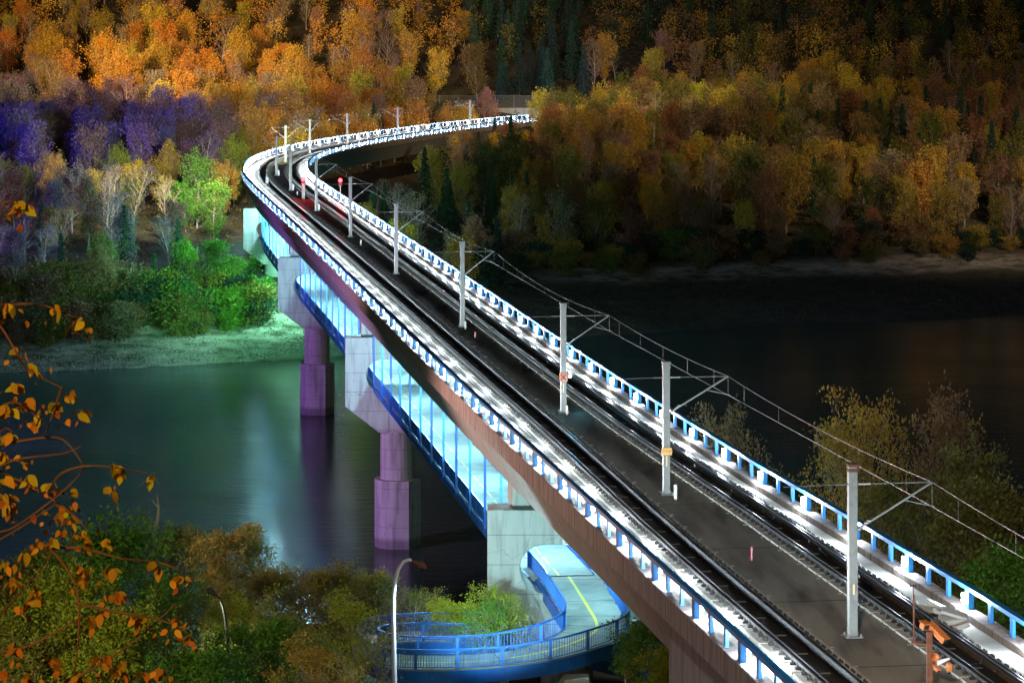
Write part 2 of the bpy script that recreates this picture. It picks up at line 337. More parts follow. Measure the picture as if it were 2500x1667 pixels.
# ---------------------------------------------------------------- terrain and water
def shore(x): return np.interp(x, [-300, -70, -38.6, 0, 39, 91, 300], [312, 335.6, 347, 368, 386.6, 401, 430])
def hgt(x, y):
    u = y / K
    near = np.interp(u, [-60, 0, 10, 25, 60, 100, 125, 150, 172, 195, 235], [26, 21, 19, 11, 0.0, -9, -15, -18, -22, -27.2, -33])
    d = u - shore(x); w = np.clip((x + 25) / 40, 0, 1)
    far_l = np.interp(d, [-45, 0, 6, 9, 12, 60, 110, 150, 200, 235, 280, 330, 400, 480, 700], [-34, -26.8, -23.6, -22.6, -20.2, -14, -9, -6, -3.5, 0, 12, 28, 50, 76, 120])
    far_r = np.interp(d, [-45, 0, 14, 27, 30, 60, 110, 150, 200, 235, 280, 330, 400, 480, 700], [-34, -26.8, -23.6, -22.0, -18.6, -15, -9, -6, -3.5, 0, 12, 28, 50, 76, 120])
    far = far_l * (1 - w) + far_r * w
    return np.where(u < 240, near, np.where(u < 290, -33.5, far))
PATHXY = np.stack([PX, PY], 1)[::6]
def path_dist(x, y):
    return np.sqrt(((PATHXY - np.array([x, y]))**2).sum(1)).min()
def ground(x, y):
    z = float(hgt(x, y)) + 0.7 * mnoise.noise(Vector((x * 0.05, y * 0.05, 0))) + 0.35 * mnoise.noise(Vector((x * 0.2, y * 0.2, 3)))
    u = y / K
    if 300 < u < 596:
        d = path_dist(x, y)
        if d < 26: z = min(z, -8.5 + max(0, d - 12) * 0.35)
    return z
gx = np.concatenate([np.arange(-420, -130, 12), np.arange(-130, 150, 3.5), np.arange(150, 430, 12)])
gy = np.concatenate([np.arange(-60, 60, 8), np.arange(60, 250, 5), np.arange(250, 400, 12), np.arange(400, 560, 2.0), np.arange(560, 1260, 7)])
V = [(x, y, ground(x, y)) for y in gy for x in gx]
nx = len(gx); ii = np.arange((len(gy) - 1) * nx).reshape(len(gy) - 1, nx)[:, :-1].ravel()
FA = np.stack([ii, ii + 1, ii + nx + 1, ii + nx], 1)
new('ground', mesh_np('ground', V, FA, M['bank'], True), kind='structure')
wv = [(-420, 195 * K, -26.8), (430, 195 * K, -26.8), (430, 440 * K, -26.8), (-420, 440 * K, -26.8)]
new('river_water', mesh_np('river_water', wv, np.array([[0, 1, 2, 3]]), M['water']), kind='structure')

# ---------------------------------------------------------------- bridge
bridge = thing('light_rail_bridge', BASE, 'long curving concrete rail bridge over the river with blue railings and bright lamps', 'bridge')
mb = MB(); sweep(mb, rect(shift(OL, -0.0), shift(OR, 0.0), -0.75, -0.25), S0, S1); mb.build('deck_slab', M['walk'], bridge)
mb = MB(); sweep(mb, rect(lambda s: -(TS(s) - 1.05), lambda s: TS(s) - 1.05, -0.25, -0.04), S0, S1); mb.build('centre_slab', M['deckfloor'], bridge)
for sgn in (-1, 1):
    mb = MB()
    for c in (-1, 1):
        pass
    f = (lambda s, g=sgn: g * TS(s))
    sweep(mb, rect(shift(f, -1.0), shift(f, 1.0), -0.25, -0.235), S0, S1); mb.build('track_bed', M['black'], bridge)
# edge beams in segments, so joints show
def edge_segments(side):
    o = OL if side < 0 else OR; s = S0; L = 18.3
    while s < S1 - 1:
        e = min(s + L, S1); mb = MB()
        sweep(mb, rect(shift(o, -0.28 if side < 0 else -0.42), shift(o, 0.42 if side < 0 else 0.28), -1.05, 0.08) , s + 0.02, e - 0.02, 2.5)
        ob = mb.build('edge_beam', M['fascia'], bridge); bevel(ob, 0.03); s = e
edge_segments(-1); edge_segments(1)
mb = MB()
oc = lambda s: (OL(s) + OR(s)) / 2
sweep(mb, [(shift(OL, 0.0), -1.05), (shift(OL, 0.22), -1.2), (shift(OL, 1.65), -4.15), (shift(OR, -1.65), -4.15), (shift(OR, -0.22), -1.2), (shift(OR, 0.0), -1.05), (shift(OR, -0.1), -0.76), (shift(OL, 0.1), -0.76)], s_of(100), S1)
mb.build('box_girder', M['concrete'], bridge)
# abutment
mb = MB()
sweep(mb, rect(shift(OL, 0.06), shift(OR, -0.06), -22, -1.1), S0, s_of(99.8), 2)
mb.build('abutment', M['concrete'], bridge)
# thin black cracks/joint bars on the deck
mb = MB()
for u in np.arange(88, 330, 9.9):
    s = s_of(u); a, b = at(s, -TS(s) + 1.1, -0.036), at(s, TS(s) - 1.1, -0.036)
    mb.beam(a, b, 0.07, 0.012)
mb.build('deck_joint', M['black'], bridge, kind='stuff')

# railings
def railing(side):
    o = OL if side < 0 else OR
    mb = MB(); sweep(mb, rect(shift(o, -0.14), shift(o, 0.14), 0.88, 1.06), S0, S1, 2.2)
    root = mb.build('railing', M['blue'], bridge)
    post = MB().box((0, 0, 0.48), (0.13, 0.34, 0.8)).box((0, 0, 0.095), (0.2, 0.46, 0.03)).mesh('post', M['blue'])
    wide = MB().box((0, 0, 0.48), (0.26, 0.42, 0.8)).box((0, 0, 0.095), (0.3, 0.52, 0.03)).mesh('post', M['blue'])
    lampm = MB().box((0, 0, 0.55), (0.16, 0.34, 0.40)).mesh('lamp', M['lampwhite'])
    light = bpy.data.lights.new('rail_lamp_light', 'POINT'); light.energy = 620 if side < 0 else 300; light.color = (0.80, 0.93, 1.0); light.shadow_soft_size = 0.12
    pitch = 2.2 * K; n = int((S1 - S0) / pitch); done = 0; rest = MB()
    for i in range(n):
        s = S0 + 0.8 + i * pitch; p = at(s, o(s)); h = head(s)
        w = (i % 3 == 1)
        ob = new('post', wide if w else post, root); ob.location = p; ob.rotation_euler.z = h
        if w:
            q = at(s, o(s) - side * 0.22); lo = new('lamp', lampm, root); lo.location = q; lo.rotation_euler.z = h
            q = at(s, o(s) - side * 0.42, 0.55)
            li = bpy.data.objects.new('rail_lamp_light', light); COL.objects.link(li); li.location = q
    return root
railing(-1); railing(1)

# ---------------------------------------------------------------- piers
def poly_extrude(outline, hole, thick, name, m, parent, loc):
    """outline and hole in (x, z), extruded along +y"""
    bm = bmesh.new(); es = []
    for loop in ([outline] + ([hole] if hole else [])):
        vs = [bm.verts.new((x, 0, z)) for x, z in loop]
        es += [bm.edges.new((vs[i], vs[(i + 1) % len(vs)])) for i in range(len(vs))]
    bmesh.ops.triangle_fill(bm, edges=es, use_beauty=True)
    r = bmesh.ops.extrude_face_region(bm, geom=list(bm.faces))
    bmesh.ops.translate(bm, vec=(0, thick, 0), verts=[g for g in r['geom'] if isinstance(g, bmesh.types.BMVert)])
    bmesh.ops.recalc_face_normals(bm, faces=bm.faces)
    me = bpy.data.meshes.new(name); bm.to_mesh(me); bm.free(); me.materials.append(m)
    o = new(name, me, parent); o.location = loc; return o
PIERS = [145.0, 224.2, 300.4, 380.5]
plabels = ['concrete hammerhead pier nearest the spiral ramp, its hole leading the path onto the ramp', 'round-columned pier standing in the river next beyond the ramp pier',
           'round-columned pier in the river beside the far bank, violet lit', 'small pier among green lit trees at the far bank below the curve']
for i, u in enumerate(PIERS):
    s = s_of(u); c = at(s, -0.25); th = 2.2 * K; yf = c.y - th / 2
    if i == 3: c = at(s, -0.6)
    root = thing('bridge_pier', (c.x, c.y, -27), plabels[i], 'pier', 'piers of the light rail bridge')
    zt, hw = -6.0, 5.1
    out = [(-hw, zt), (hw, zt), (hw, -12.8), (1.75, -15.4), (-1.75, -15.4), (-hw, -12.8)]
    hole = []
    for k in range(17): a = math.pi / 2 + math.pi * k / 16; hole.append((-1.45 + 1.56 * math.cos(a), -9.75 + 1.56 * math.sin(a)))
    for k in range(17): a = -math.pi / 2 + math.pi * k / 16; hole.append((1.45 + 1.56 * math.cos(a), -9.75 + 1.56 * math.sin(a)))
    o = poly_extrude(out, hole, th, 'pier_cap', M['pier'], root, (c.x, yf, 0)); bevel(o, 0.05)
    MB().lathe((c.x, c.y, 0), [(1.68, -20.15), (1.68, -15.55), (1.60, -15.5), (1.60, -15.38)], 28).build('column', M['pier'], root, smooth=False)
    n = 20; prof = []
    for k in range(n):
        a = math.pi / 2 + math.pi * k / (n - 1); prof.append((2.25 * math.cos(a) , 2.25 * math.sin(a)))
    prof += [(1.25, -2.25), (2.35, 0), (1.25, 2.25)]
    v = [(c.x + x, c.y + y, z) for z in (-34, -20.1) for x, y in prof]; m_ = len(prof)
    f = [tuple((k, (k + 1) % m_, m_ + (k + 1) % m_, m_ + k)) for k in range(m_)] + [tuple(range(m_))[::-1], tuple(range(m_, 2 * m_))]
    MB().add(v, f).build('footing', M['pier'], root)
    for g in (-1, 1):
        q = at(s, g * 3.1); MB().box((q.x, q.y, -5.91), (1.5, 1.3, 0.16), head(s)).box((q.x, q.y, -5.78), (1.0, 0.9, 0.12), head(s)).build('bearing', M['black'], root)
        q = at(s, g * 3.1 - 0.25)
        ob = MB().box((q.x, q.y, -4.9), (1.15, 2.1, 1.64), head(s)).build('bearing_block', M['pier'], bridge); bevel(ob, 0.04)
    if i == 0:
        MB().box((c.x - 3.35, yf - 0.03, -13.0), (0.55, 0.05, 0.5)).build('access_panel', M['black'], root)
    if i == 0:
        sg = MB().box((0, 0, 0), (0.46, 0.03, 0.52)).build('notice_sign', M['white']); P = inv(1383, 1320, -7.75)
        sg.location = (inv(1383, 1320, -7.9).x, yf - 0.03, -7.95); sg['label'] = 'small white notice with a red mark fixed above the ramp opening'; sg['category'] = 'sign'
        MB().box((sg.location.x - 0.13, yf - 0.052, -7.82), (0.12, 0.012, 0.12)).build('red_mark', M['red'], sg)
        MB().box((sg.location.x + 0.03, yf - 0.052, -8.0), (0.34, 0.012, 0.03)).box((sg.location.x + 0.03, yf - 0.052, -8.08), (0.34, 0.012, 0.03)).build('text_line', M['black'], sg)

# ---------------------------------------------------------------- hanging walkway
walk = thing('hanging_walkway', at(s_of(185), -0.4, -11.2), 'covered foot and cycle path hung below the rail deck, blue panels and cyan light', 'walkway')
WL, WR = -2.6, 1.85
ws0, ws1 = s_of(146.5), s_of(400)
mb = MB(); sweep(mb, rect(WL, WR, -11.1, -10.8), ws0, ws1); mb.build('floor', M['rampfloor'], walk)
for o, nm in ((WL, 0), (WR, 1)):
    mb = MB(); sweep(mb, rect(o - 0.14, o - 0.002, -11.4, -10.86) if nm == 0 else rect(o + 0.002, o + 0.14, -11.4, -10.86), ws0, ws1); mb.build('edge_beam', M['deepblue'], walk)
    mb = MB(); sweep(mb, rect(o - 0.05, o + 0.05, -9.62, -9.54), ws0, ws1); mb.build('handrail', M['deepblue'], walk)
    mb = MB(); sweep(mb, rect(o - 0.03, o + 0.03, -10.74, -10.68), ws0, ws1); mb.build('bottom_rail', M['deepblue'], walk)
mb = MB(); mbs = []
s = ws0
while s < ws1 - 4:
    m1 = MB(); sweep(m1, rect(-0.47, -0.35, -10.796, -10.79), s, s + 2.6, 2.6); mbs.append(m1); s += 3.9
for m1 in mbs: mb.add(m1.v, m1.f)
mb.build('centre_line', M['yellow'], walk, kind='stuff')
bay = 6.3 * K
hang = MB().beam((0, 0, -11.2), (0, 0, -4.25), 0.17).box((0, 0, -9.58), (0.2, 0.2, 0.25)).mesh('hanger', M['deepblue'])
pan = MB().box((0, 0, -10.15), (0.035, bay / 3 - 0.1, 0.98)).mesh('side_panel', M['deepblue'])
wl = bpy.data.lights.new('walkway_light', 'POINT'); wl.energy = 3000; wl.color = (0.40, 0.88, 1.0); wl.shadow_soft_size = 0.3
tube = MB().box((0, 0, 0), (0.25, 1.4, 0.08)).mesh('lamp', M['lampcyan'])
s = s_of(154.6) - bay; i = 0
while s < ws1:
    h = head(s)
    for o in (WL - 0.1, WR + 0.1):
        ob = new('hanger', hang, walk); ob.location = at(s, o); ob.rotation_euler.z = h
    for k in range(3):
        sp = s + bay * (k + 0.5) / 3
        for o in (WL, WR):
            ob = new('side_panel', pan, walk); ob.location = at(sp, o); ob.rotation_euler.z = head(sp)
    if i % 2 == 0:
        ob = new('lamp', tube, walk); ob.location = at(s + bay / 2, 0.6, -4.42); ob.rotation_euler.z = h
        li = bpy.data.objects.new('walkway_light', wl); COL.objects.link(li); li.location = at(s + bay / 2, -0.4, -5.3)
    s += bay; i += 1

# ---------------------------------------------------------------- spiral ramp
PAIRS = [((1289, 1341), (1452, 1338), -9.7), ((1326, 1384), (1478, 1385), -9.8), ((1360, 1435), (1505, 1430), -9.95), ((1378, 1462), (1524, 1462), -10.05),
         ((1381, 1482), (1534, 1487), -10.15), ((1372, 1497), (1510, 1511), -10.3), ((1340, 1514), (1445, 1535), -10.45), ((1292, 1530), (1360, 1558), -10.6),
         ((1217, 1545), (1250, 1575), -10.9), ((1139, 1552), (1139, 1584), -11.3), ((1030, 1554), (1013, 1586), -11.7), ((960, 1548), (930, 1577), -12.0),
         ((925, 1536), (880, 1550), -12.3), ((935, 1527), (875, 1525), -12.5), ((975, 1522), (915, 1505), -12.7), ((1060, 1521), (1040, 1496), -13.0),
         ((1130, 1523), (1130, 1495), -13.2), ((1200, 1526), (1200, 1500), -13.5), ((1380, 1547), (1380, 1517), -14.2), ((1545, 1583), (1545, 1549), -15.0), ((1700, 1625), (1700, 1585), -15.7)]
A = np.array([inv(*a, z) for a, b, z in PAIRS]); B = np.array([inv(*b, z) for a, b, z in PAIRS])
tk = np.arange(len(PAIRS), dtype=float); tq = np.linspace(0, len(PAIRS) - 1, 170)
RA = np.stack([nat_spline(tk, A[:, k], tq) for k in range(3)], 1); RB = np.stack([nat_spline(tk, B[:, k], tq) for k in range(3)], 1)
ramp = thing('spiral_ramp', tuple(inv(1300, 1560, -11.8)), 'curling foot and cycle ramp with blue baluster railings below the bridge', 'ramp')
FL = 1.12
v = []; f = []
for a, b in zip(RA, RB):
    for p, dz in ((a, 0), (b, 0), (b, -0.3), (a, -0.3)): v.append((p[0], p[1], p[2] - FL + dz))
for i in range(len(RA) - 1):
    for j in range(4): f.append((4 * i + j, 4 * i + (j + 1) % 4, 4 * i + 4 + (j + 1) % 4, 4 * i + 4 + j))
MB().add(v, f).build('floor', M['rampfloor'], ramp)
mb = MB(); C = (RA + RB) / 2
for i in range(3, 95):
    d = Vector(C[i + 1] - C[i]); d.normalize(); n_ = Vector((-d.y, d.x, 0)) * 0.09
    a, b = Vector(C[i]), Vector(C[i + 1]); zz = Vector((0, 0, 0.005 - FL))
    mb.add([a - n_ + zz, b - n_ + zz, b + n_ + zz, a + n_ + zz], [(0, 1, 2, 3)])
mb.build('centre_line', M['yellow'], ramp, kind='stuff')
mb = MB()
for i in range(6, 150, 9): mb.beam(Vector(RA[i]) + Vector((0, 0, 0.004 - FL)), Vector(RB[i]) + Vector((0, 0, 0.004 - FL)), 0.05, 0.006)
mb.build('floor_joint', M['black'], ramp, kind='stuff')
for R_, g in ((RA, 0), (RB, 1)):
    mb = MB(); other = RB if g == 0 else RA
    for i in range(len(R_) - 1):
        o1 = Vector(R_[i] - other[i]); o1.z = 0; o1.normalize(); o2 = Vector(R_[i + 1] - other[i + 1]); o2.z = 0; o2.normalize()
        a, b = Vector(R_[i]), Vector(R_[i + 1])
        a0, a1, b0, b1 = a + o1 * 0.01, a + o1 * 0.16, b + o2 * 0.01, b + o2 * 0.16; t_, u_ = Vector((0, 0, -FL - 0.08)), Vector((0, 0, -FL - 0.85))
        mb.add([a0 + u_, a1 + u_, a1 + t_, a0 + t_, b0 + u_, b1 + u_, b1 + t_, b0 + t_], [(1, 5, 6, 2), (3, 2, 6, 7), (0, 3, 7, 4), (0, 4, 5, 1)])
    mb.build('edge_beam', M['deepblue'], ramp)
    mb = MB()
    for i in range(len(R_) - 1): mb.beam(R_[i], R_[i + 1], 0.12, 0.09)
    mb.build('top_rail', M['deepblue'], ramp)
    mb = MB()
    for i in range(len(R_) - 1): mb.beam(R_[i] - np.array((0, 0, FL - 0.1)), R_[i + 1] - np.array((0, 0, FL - 0.1)), 0.05, 0.05)
    mb.build('bottom_rail', M['deepblue'], ramp)
    d = np.concatenate([[0], np.cumsum(np.linalg.norm(np.diff(R_, axis=0), axis=1))])
    pm = MB().box((0, 0, -0.58), (0.16, 0.16, 1.06)).mesh('post', M['deepblue']); bmsh = MB().box((0, 0, -0.5), (0.035, 0.035, 1.0)).mesh('baluster', M['deepblue'])
    cnt = 0; rest = MB()
    for k, sd in enumerate(np.arange(0.2, d[-1], 0.19)):
        p = [np.interp(sd, d, R_[:, j]) for j in range(3)]
        if k % 15 == 0: ob = new('post', pm, ramp); ob.location = p
        elif 20 < k and cnt < 150: ob = new('baluster', bmsh, ramp); ob.location = p; cnt += 1
        else: rest.box((p[0], p[1], p[2] - 0.5), (0.035, 0.035, 1.0))
    rest.build('balusters_beyond', M['deepblue'], ramp, kind='stuff')
P = inv(1395, 1640, -12.9)
o = poly_extrude([(-0.55, -12.85), (0.9, -12.85), (0.9, -30), (-0.3, -30), (-0.9, -14.6), (-1.5, -14.2)], None, 1.6, 'ramp_support', M['concrete'], ramp, (inv(1400, 1640, -12.9).x, RB[62][1] - 0.3, 0)); bevel(o, 0.05)
o = poly_extrude([(-0.4, -11.9), (0.4, -11.9), (0.4, -30), (-0.4, -30)], None, 1.4, 'ramp_support', M['concrete'], ramp, (inv(1545, 1530, -11.9).x, 139 * K, 0)); bevel(o, 0.04)
for (x_, u_, z_, e_) in ((5.3, 139.5, -6.3, 1500), (1.5, 132.5, -7.5, 420), (-4, 134, -8.5, 340)):
    l_ = bpy.data.lights.new('ramp_light', 'SPOT'); l_.energy = e_ * 0.85; l_.color = (0.35, 0.85, 0.95); l_.spot_size = math.radians(130); l_.spot_blend = 0.6; l_.shadow_soft_size = 0.3
    lo = bpy.data.objects.new('ramp_light', l_); COL.objects.link(lo); lo.location = (x_, u_ * K, z_)

# ---------------------------------------------------------------- tracks
def track(side, label):
    root = thing('railway_track', at(s_of(92), side * TS(s_of(92)), 0), label, 'railway track')
    c = lambda s: side * TS(s)
    for d, nm, w in ((-0.77, 'running_rail', 0.075), (0.77, 'running_rail', 0.075), (-0.56, 'guard_rail', 0.06), (0.56, 'guard_rail', 0.06)):
        mb = MB(); z1 = 0.24 if nm == 'running_rail' else 0.26
        sweep(mb, [(shift(c, d - w), 0.055), (shift(c, d + w), 0.055), (shift(c, d + w), 0.07), (shift(c, d + 0.012), 0.10), (shift(c, d + 0.012), z1 - 0.04), (shift(c, d + w * 0.5), z1 - 0.025), (shift(c, d + w * 0.5), z1), (shift(c, d - w * 0.5), z1), (shift(c, d - w * 0.5), z1 - 0.025), (shift(c, d - 0.012), z1 - 0.04), (shift(c, d - 0.012), 0.10), (shift(c, d - w), 0.07)], S0, S1, 2.5)
        mb.build(nm, M['steel'], root)
    pitch = 1.376 * K
    blk = MB().box((0, 0, -0.09), (0.62, pitch - 0.2, 0.30)).mesh('plinth_block', M['plinth'])
    clips = MB(); rest = MB(); ties = MB(); plates = MB()
    for d in (-0.83, 0.83):
        n = 0
        for s in np.arange(S0 + 8, S1, pitch):
            sg = 1 if d > 0 else -1
            p = at(s, c(s) + d + sg * 0.16, 0); h = head(s); R = Matrix.Rotation(h, 3, 'Z')
            if n < 148: ob = new('plinth_block', blk, root); ob.location = p; ob.rotation_euler.z = h
            else: rest.box(p + Vector((0, 0, -0.09)), (0.62, pitch - 0.2, 0.30), h)
            n += 1
            if yu(s) < 330:
                for e in (-0.42, 0.42):
                    qq = at(s + e, c(s) + d + sg * 0.13, 0.11)
                    clips.box(qq, (0.22, 0.16, 0.1), h); clips.box(qq + Vector((0, 0, 0.07)), (0.07, 0.1, 0.08), h)
    for s in np.arange(S0 + 8, S1, pitch * 2):
        ties.beam(at(s, c(s) - 0.45, -0.215), at(s, c(s) + 0.45, -0.215), 0.1, 0.035)
        if side > 0: ties.beam(at(s + .8, c(s) - 0.45, -0.215), at(s + .8, c(s) + 0.05, -0.215), 0.05, 0.035)
        ties.beam(at(s, c(s) - side * 1.55, -0.0), at(s, c(s) - side * 1.25, -0.0), 0.06, 0.05)
    rest.build('plinth_blocks_beyond', M['plinth'], root, kind='stuff')
    clips.build('rail_clips', M['black'], root, kind='stuff')
    ties.build('cross_ties', M['galv'], root, kind='stuff')
    # cable tray
    mb = MB(); sweep(mb, rect(shift(c, side * 1.22), shift(c, side * 1.42), -0.24, -0.1), S0, S1, 2.5); mb.build('cable_tray', M['galv'], root)
    # covers and boxes along the walkway side
    return root
track(-1, 'railway track running beside the purple edged railing'); track(1, 'railway track running beside the row of bare white lamps')

# ---------------------------------------------------------------- catenary poles and wires
poles = [(17.2, 64.5), (13.9, 92), (8.2, 119.8), (3.3, 145), (-4.1, 186), (-11.6, 225.4), (-19, 264.9), (-26.2, 301.7), (-33.3, 339), (-38.9, 372), (-41.2, 410), (-39.2, 437), (-34.1, 466), (-25.4, 501), (-10.2, 549)]
plab = ['galvanised catenary pole just outside the picture near the abutment', 'tall grey catenary pole with a thin cream strip, nearest the camera mast', 'catenary pole carrying the amber POWER sign',
        'catenary pole carrying the orange sign with a blue cross', 'catenary pole with a white box at its foot, beyond the crossed sign', 'catenary pole second beyond the one with the orange sign',
        'catenary pole standing between the orange sign pole and the red signals', 'catenary pole directly beside the red signal with the bright flare', 'catenary pole just behind the two red signals at the start of the curve',
        'catenary pole on the inside bend with wires hung on its outer side', 'catenary pole at the leftmost bend of the curve', 'two-armed catenary pole just past the bend', 'slim two-armed catenary pole halfway along the far stretch',
        'catenary pole on the far stretch before the dark spruces', 'farthest catenary pole, in front of the pale retaining wall']
ARM = []
pole_mesh = {}
for i, (x, u) in enumerate(poles):
    H = 7.0 if i < 9 else 6.5
    s = s_of(u); h = head(s); p = Vector((x, u * K, -0.04)); off = (p - at(s)).dot(at(s, 1) - at(s))
    root = thing('catenary_pole', p, plab[i], 'catenary pole', 'catenary poles between the tracks')
    def loc(o, z, f_=0.0): return at(s, off + o, z) + (at(s + 1) - at(s)) * f_
    mast = MB().box((x, u * K, H / 2), (0.36, 0.36, H), h).build('mast', M['galv'], root); bevel(mast, 0.03, 2)
    MB().box((x, u * K, H + 0.03), (0.44, 0.44, 0.1), h).box((x, u * K, H - 0.18), (0.4, 0.4, 0.12), h).build('mast_cap', M['rust'] if i == 1 else M['galv'], root)
    bp = MB().box((x, u * K, 0.04), (0.72, 0.72, 0.06), h)
    for a_ in (-1, 1):
        for b_ in (-1, 1):
            q_ = loc(a_ * 0.27, 0.12, b_ * 0.27); bp.box(q_, (0.07, 0.07, 0.14), h)
    bp.build('base_plate', M['galv'], root)
    sides = (1,) if i < 9 else ((-1, 1))
    row = {}
    for sd in sides:
        c = TS(s) * sd - off; m_z, a_z, c_z = 6.25, 4.4, 5.25
        tip = loc(c, m_z); low = loc(sd * 0.2, a_z); k_ = 0.62
        mid = low.lerp(tip, k_)
        MB().tube([low, tip], 0.045, 8).tube([loc(sd * 0.2, m_z), tip], 0.018, 6).tube([mid, loc(c + sd * 0.1, c_z)], 0.022, 6).tube([tip, loc(c, c_z)], 0.01, 5).build('cantilever_arm', M['galv'], root)
        ins = MB()
        for z_, e in ((m_z, 0.0), (a_z, 0.0)):
            for k in range(5): ins.lathe(loc(sd * (0.28 + 0.1 * k), z_ + (0.085 * k if z_ == a_z else 0)) - Vector((0, 0, 0.035)), [(0.03, 0), (0.085, 0.02), (0.085, 0.05), (0.03, 0.07)], 8)
        ins.build('insulator', M['white'], root)
        row[sd] = (loc(c, m_z), loc(c, c_z))
    if i < 9:
        ins = MB()
        for k in range(5): ins.lathe(loc(-(0.26 + 0.1 * k), 6.21), [(0.03, 0), (0.085, 0.02), (0.085, 0.05), (0.03, 0.07)], 8)
        ins.tube([loc(-0.2, 6.25), loc(-2.9, 6.2)], 0.013, 5).build('stay_wire', M['wire'], root)
        row[-1] = None
    ARM.append(row)
    if i == 3:
        mb = MB().box(loc(0, 0, 0) + Vector((0, 0, 2.35)) - Vector((0.0, 0.24, 0)), (0.52, 0.03, 0.52)).build('cross_sign', M['orange'], root); bevel(mb, 0.01)
        q_ = loc(0, 2.35) - Vector((0, 0.262, 0)); X_ = MB()
        for a_ in (0.785, -0.785): X_.box(q_, (0.07, 0.012, 0.52), M=Matrix.Rotation(a_, 3, 'Y'))
        X_.build('blue_cross', M['blueink'], root)
        ld = MB().lathe(loc(0.42, 2.3) - Vector((0, 0.2, 0)), [(0.04, 0), (0.09, 0.05), (0.09, 0.12), (0.04, 0.17)], 10).build('aspect_lamp', M['lampcyan'], root)
        l_ = bpy.data.lights.new('blue_signal_light', 'POINT'); l_.energy = 30; l_.color = (0.05, 0.6, 1.0); l_.shadow_soft_size = 0.08
        lo = bpy.data.objects.new('blue_signal_light', l_); COL.objects.link(lo); lo.location = loc(0.7, 2.3, -0.5)
        MB().box(loc(0, 1.65) - Vector((0, 0.24, 0)), (0.09, 0.012, 0.6)).build('cream_strip', M['cream'], root)
    if i == 2:
        mb = MB().box(loc(0, 2.36) - Vector((0, 0.24, 0)), (0.56, 0.03, 0.38)).build('power_sign', M['amber'], root); bevel(mb, 0.01)
        fc = bpy.data.curves.new('power_text', 'FONT'); fc.body = 'POWER'; fc.size = 0.185; fc.align_x = 'CENTER'; fc.align_y = 'CENTER'; fc.extrude = 0.003; fc.offset = 0.004
        fo = bpy.data.objects.new('tmp', fc); COL.objects.link(fo); dg = bpy.context.evaluated_depsgraph_get(); me = bpy.data.meshes.new_from_object(fo.evaluated_get(dg)); bpy.data.objects.remove(fo)
        me.materials.clear(); me.materials.append(M['signink']); to = new('power_lettering', me, root); to.rotation_euler.x = math.pi / 2; to.location = loc(0, 2.36) - Vector((0, 0.262, 0))
        MB().box(loc(0, 1.85) - Vector((0, 0.24, 0)), (0.09, 0.012, 0.55)).build('cream_strip', M['cream'], root)
    if i == 1: MB().box(loc(0.02, 2.0) - Vector((0, 0.24, 0)), (0.09, 0.012, 0.42)).build('cream_strip', M['cream'], root)
    if i in (7, 8, 9): MB().box(loc(0.36, 0.5), (0.26, 0.26, 0.9), h).build('junction_box', M['white'], root)

def wire_run(pts_m, pts_c, label):
    base = pts_c[0]; root = thing('overhead_wire', base, label, 'overhead wire', 'overhead wires of the railway')
    mes, con = [], []; dr = []
    for (a, b), (c, d) in zip(zip(pts_m[:-1], pts_m[1:]), zip(pts_c[:-1], pts_c[1:])):
        n = 12; L = (b - a).length; sag = 0.55 * (L / 50)**2
        for k in range(n): t = k / n; p = a.lerp(b, t); p.z -= 4 * sag * t * (1 - t); mes.append(p); con.append(c.lerp(d, t))
        for t in (0.1, 0.3, 0.5, 0.7, 0.9):
            p = a.lerp(b, t); p.z -= 4 * sag * t * (1 - t); dr.append((p, c.lerp(d, t)))
    mes.append(pts_m[-1]); con.append(pts_c[-1])
    MB().tube(mes, 0.011, 5).build('messenger_wire', M['wire'], root); MB().tube(con, 0.011, 5).build('contact_wire', M['wire'], root)
    for a, b in dr: MB().tube([a, b], 0.006, 4).build('dropper', M['wire'], root)
wire_run([r[1][0] for r in ARM], [r[1][1] for r in ARM], 'pair of overhead power wires strung over the track beside the bare white lamps')
lm = [r[-1] for r in ARM if r[-1]]
wire_run([a for a, b in lm], [b for a, b in lm], 'overhead power wires over the outer track round the far bend')

# ---------------------------------------------------------------- small railway objects
def marker(px, py, h, m, lab, w=0.16):
    p = inv(px, py, -0.04); root = MB().box((p.x, p.y, h / 2 + 0.01), (w, w, h)).build('marker_post', m); bevel(root, 0.02)
    root['label'] = lab; root['category'] = 'marker post'; root['group'] = 'short marker posts between the tracks'
    MB().box((p.x, p.y, 0.0), (w + 0.12, w + 0.12, 0.05)).build('foot', M['rust'], root)
marker(1384, 1015, 0.62, M['white'], 'short white post at the foot of the pole with the orange sign', 0.15)
marker(1649, 1222, 0.80, M['white'], 'short white post beside the pole with the POWER sign', 0.17)
marker(1835, 1371, 0.66, M['pink'], 'thin pink post alone on the deck between the two tracks', 0.08)
marker(1160, 827, 0.5, M['pink'], 'small pink post just past the fourth pole', 0.12)
marker(1136, 805, 0.66, M['white'], 'white post touching the foot of the fourth pole', 0.13)
marker(881, 600, 0.62, M['white'], 'tiny white post beyond the red signals', 0.13)
marker(726, 477, 0.5, M['white'], 'tiny white post beside the boxed red signal', 0.12)

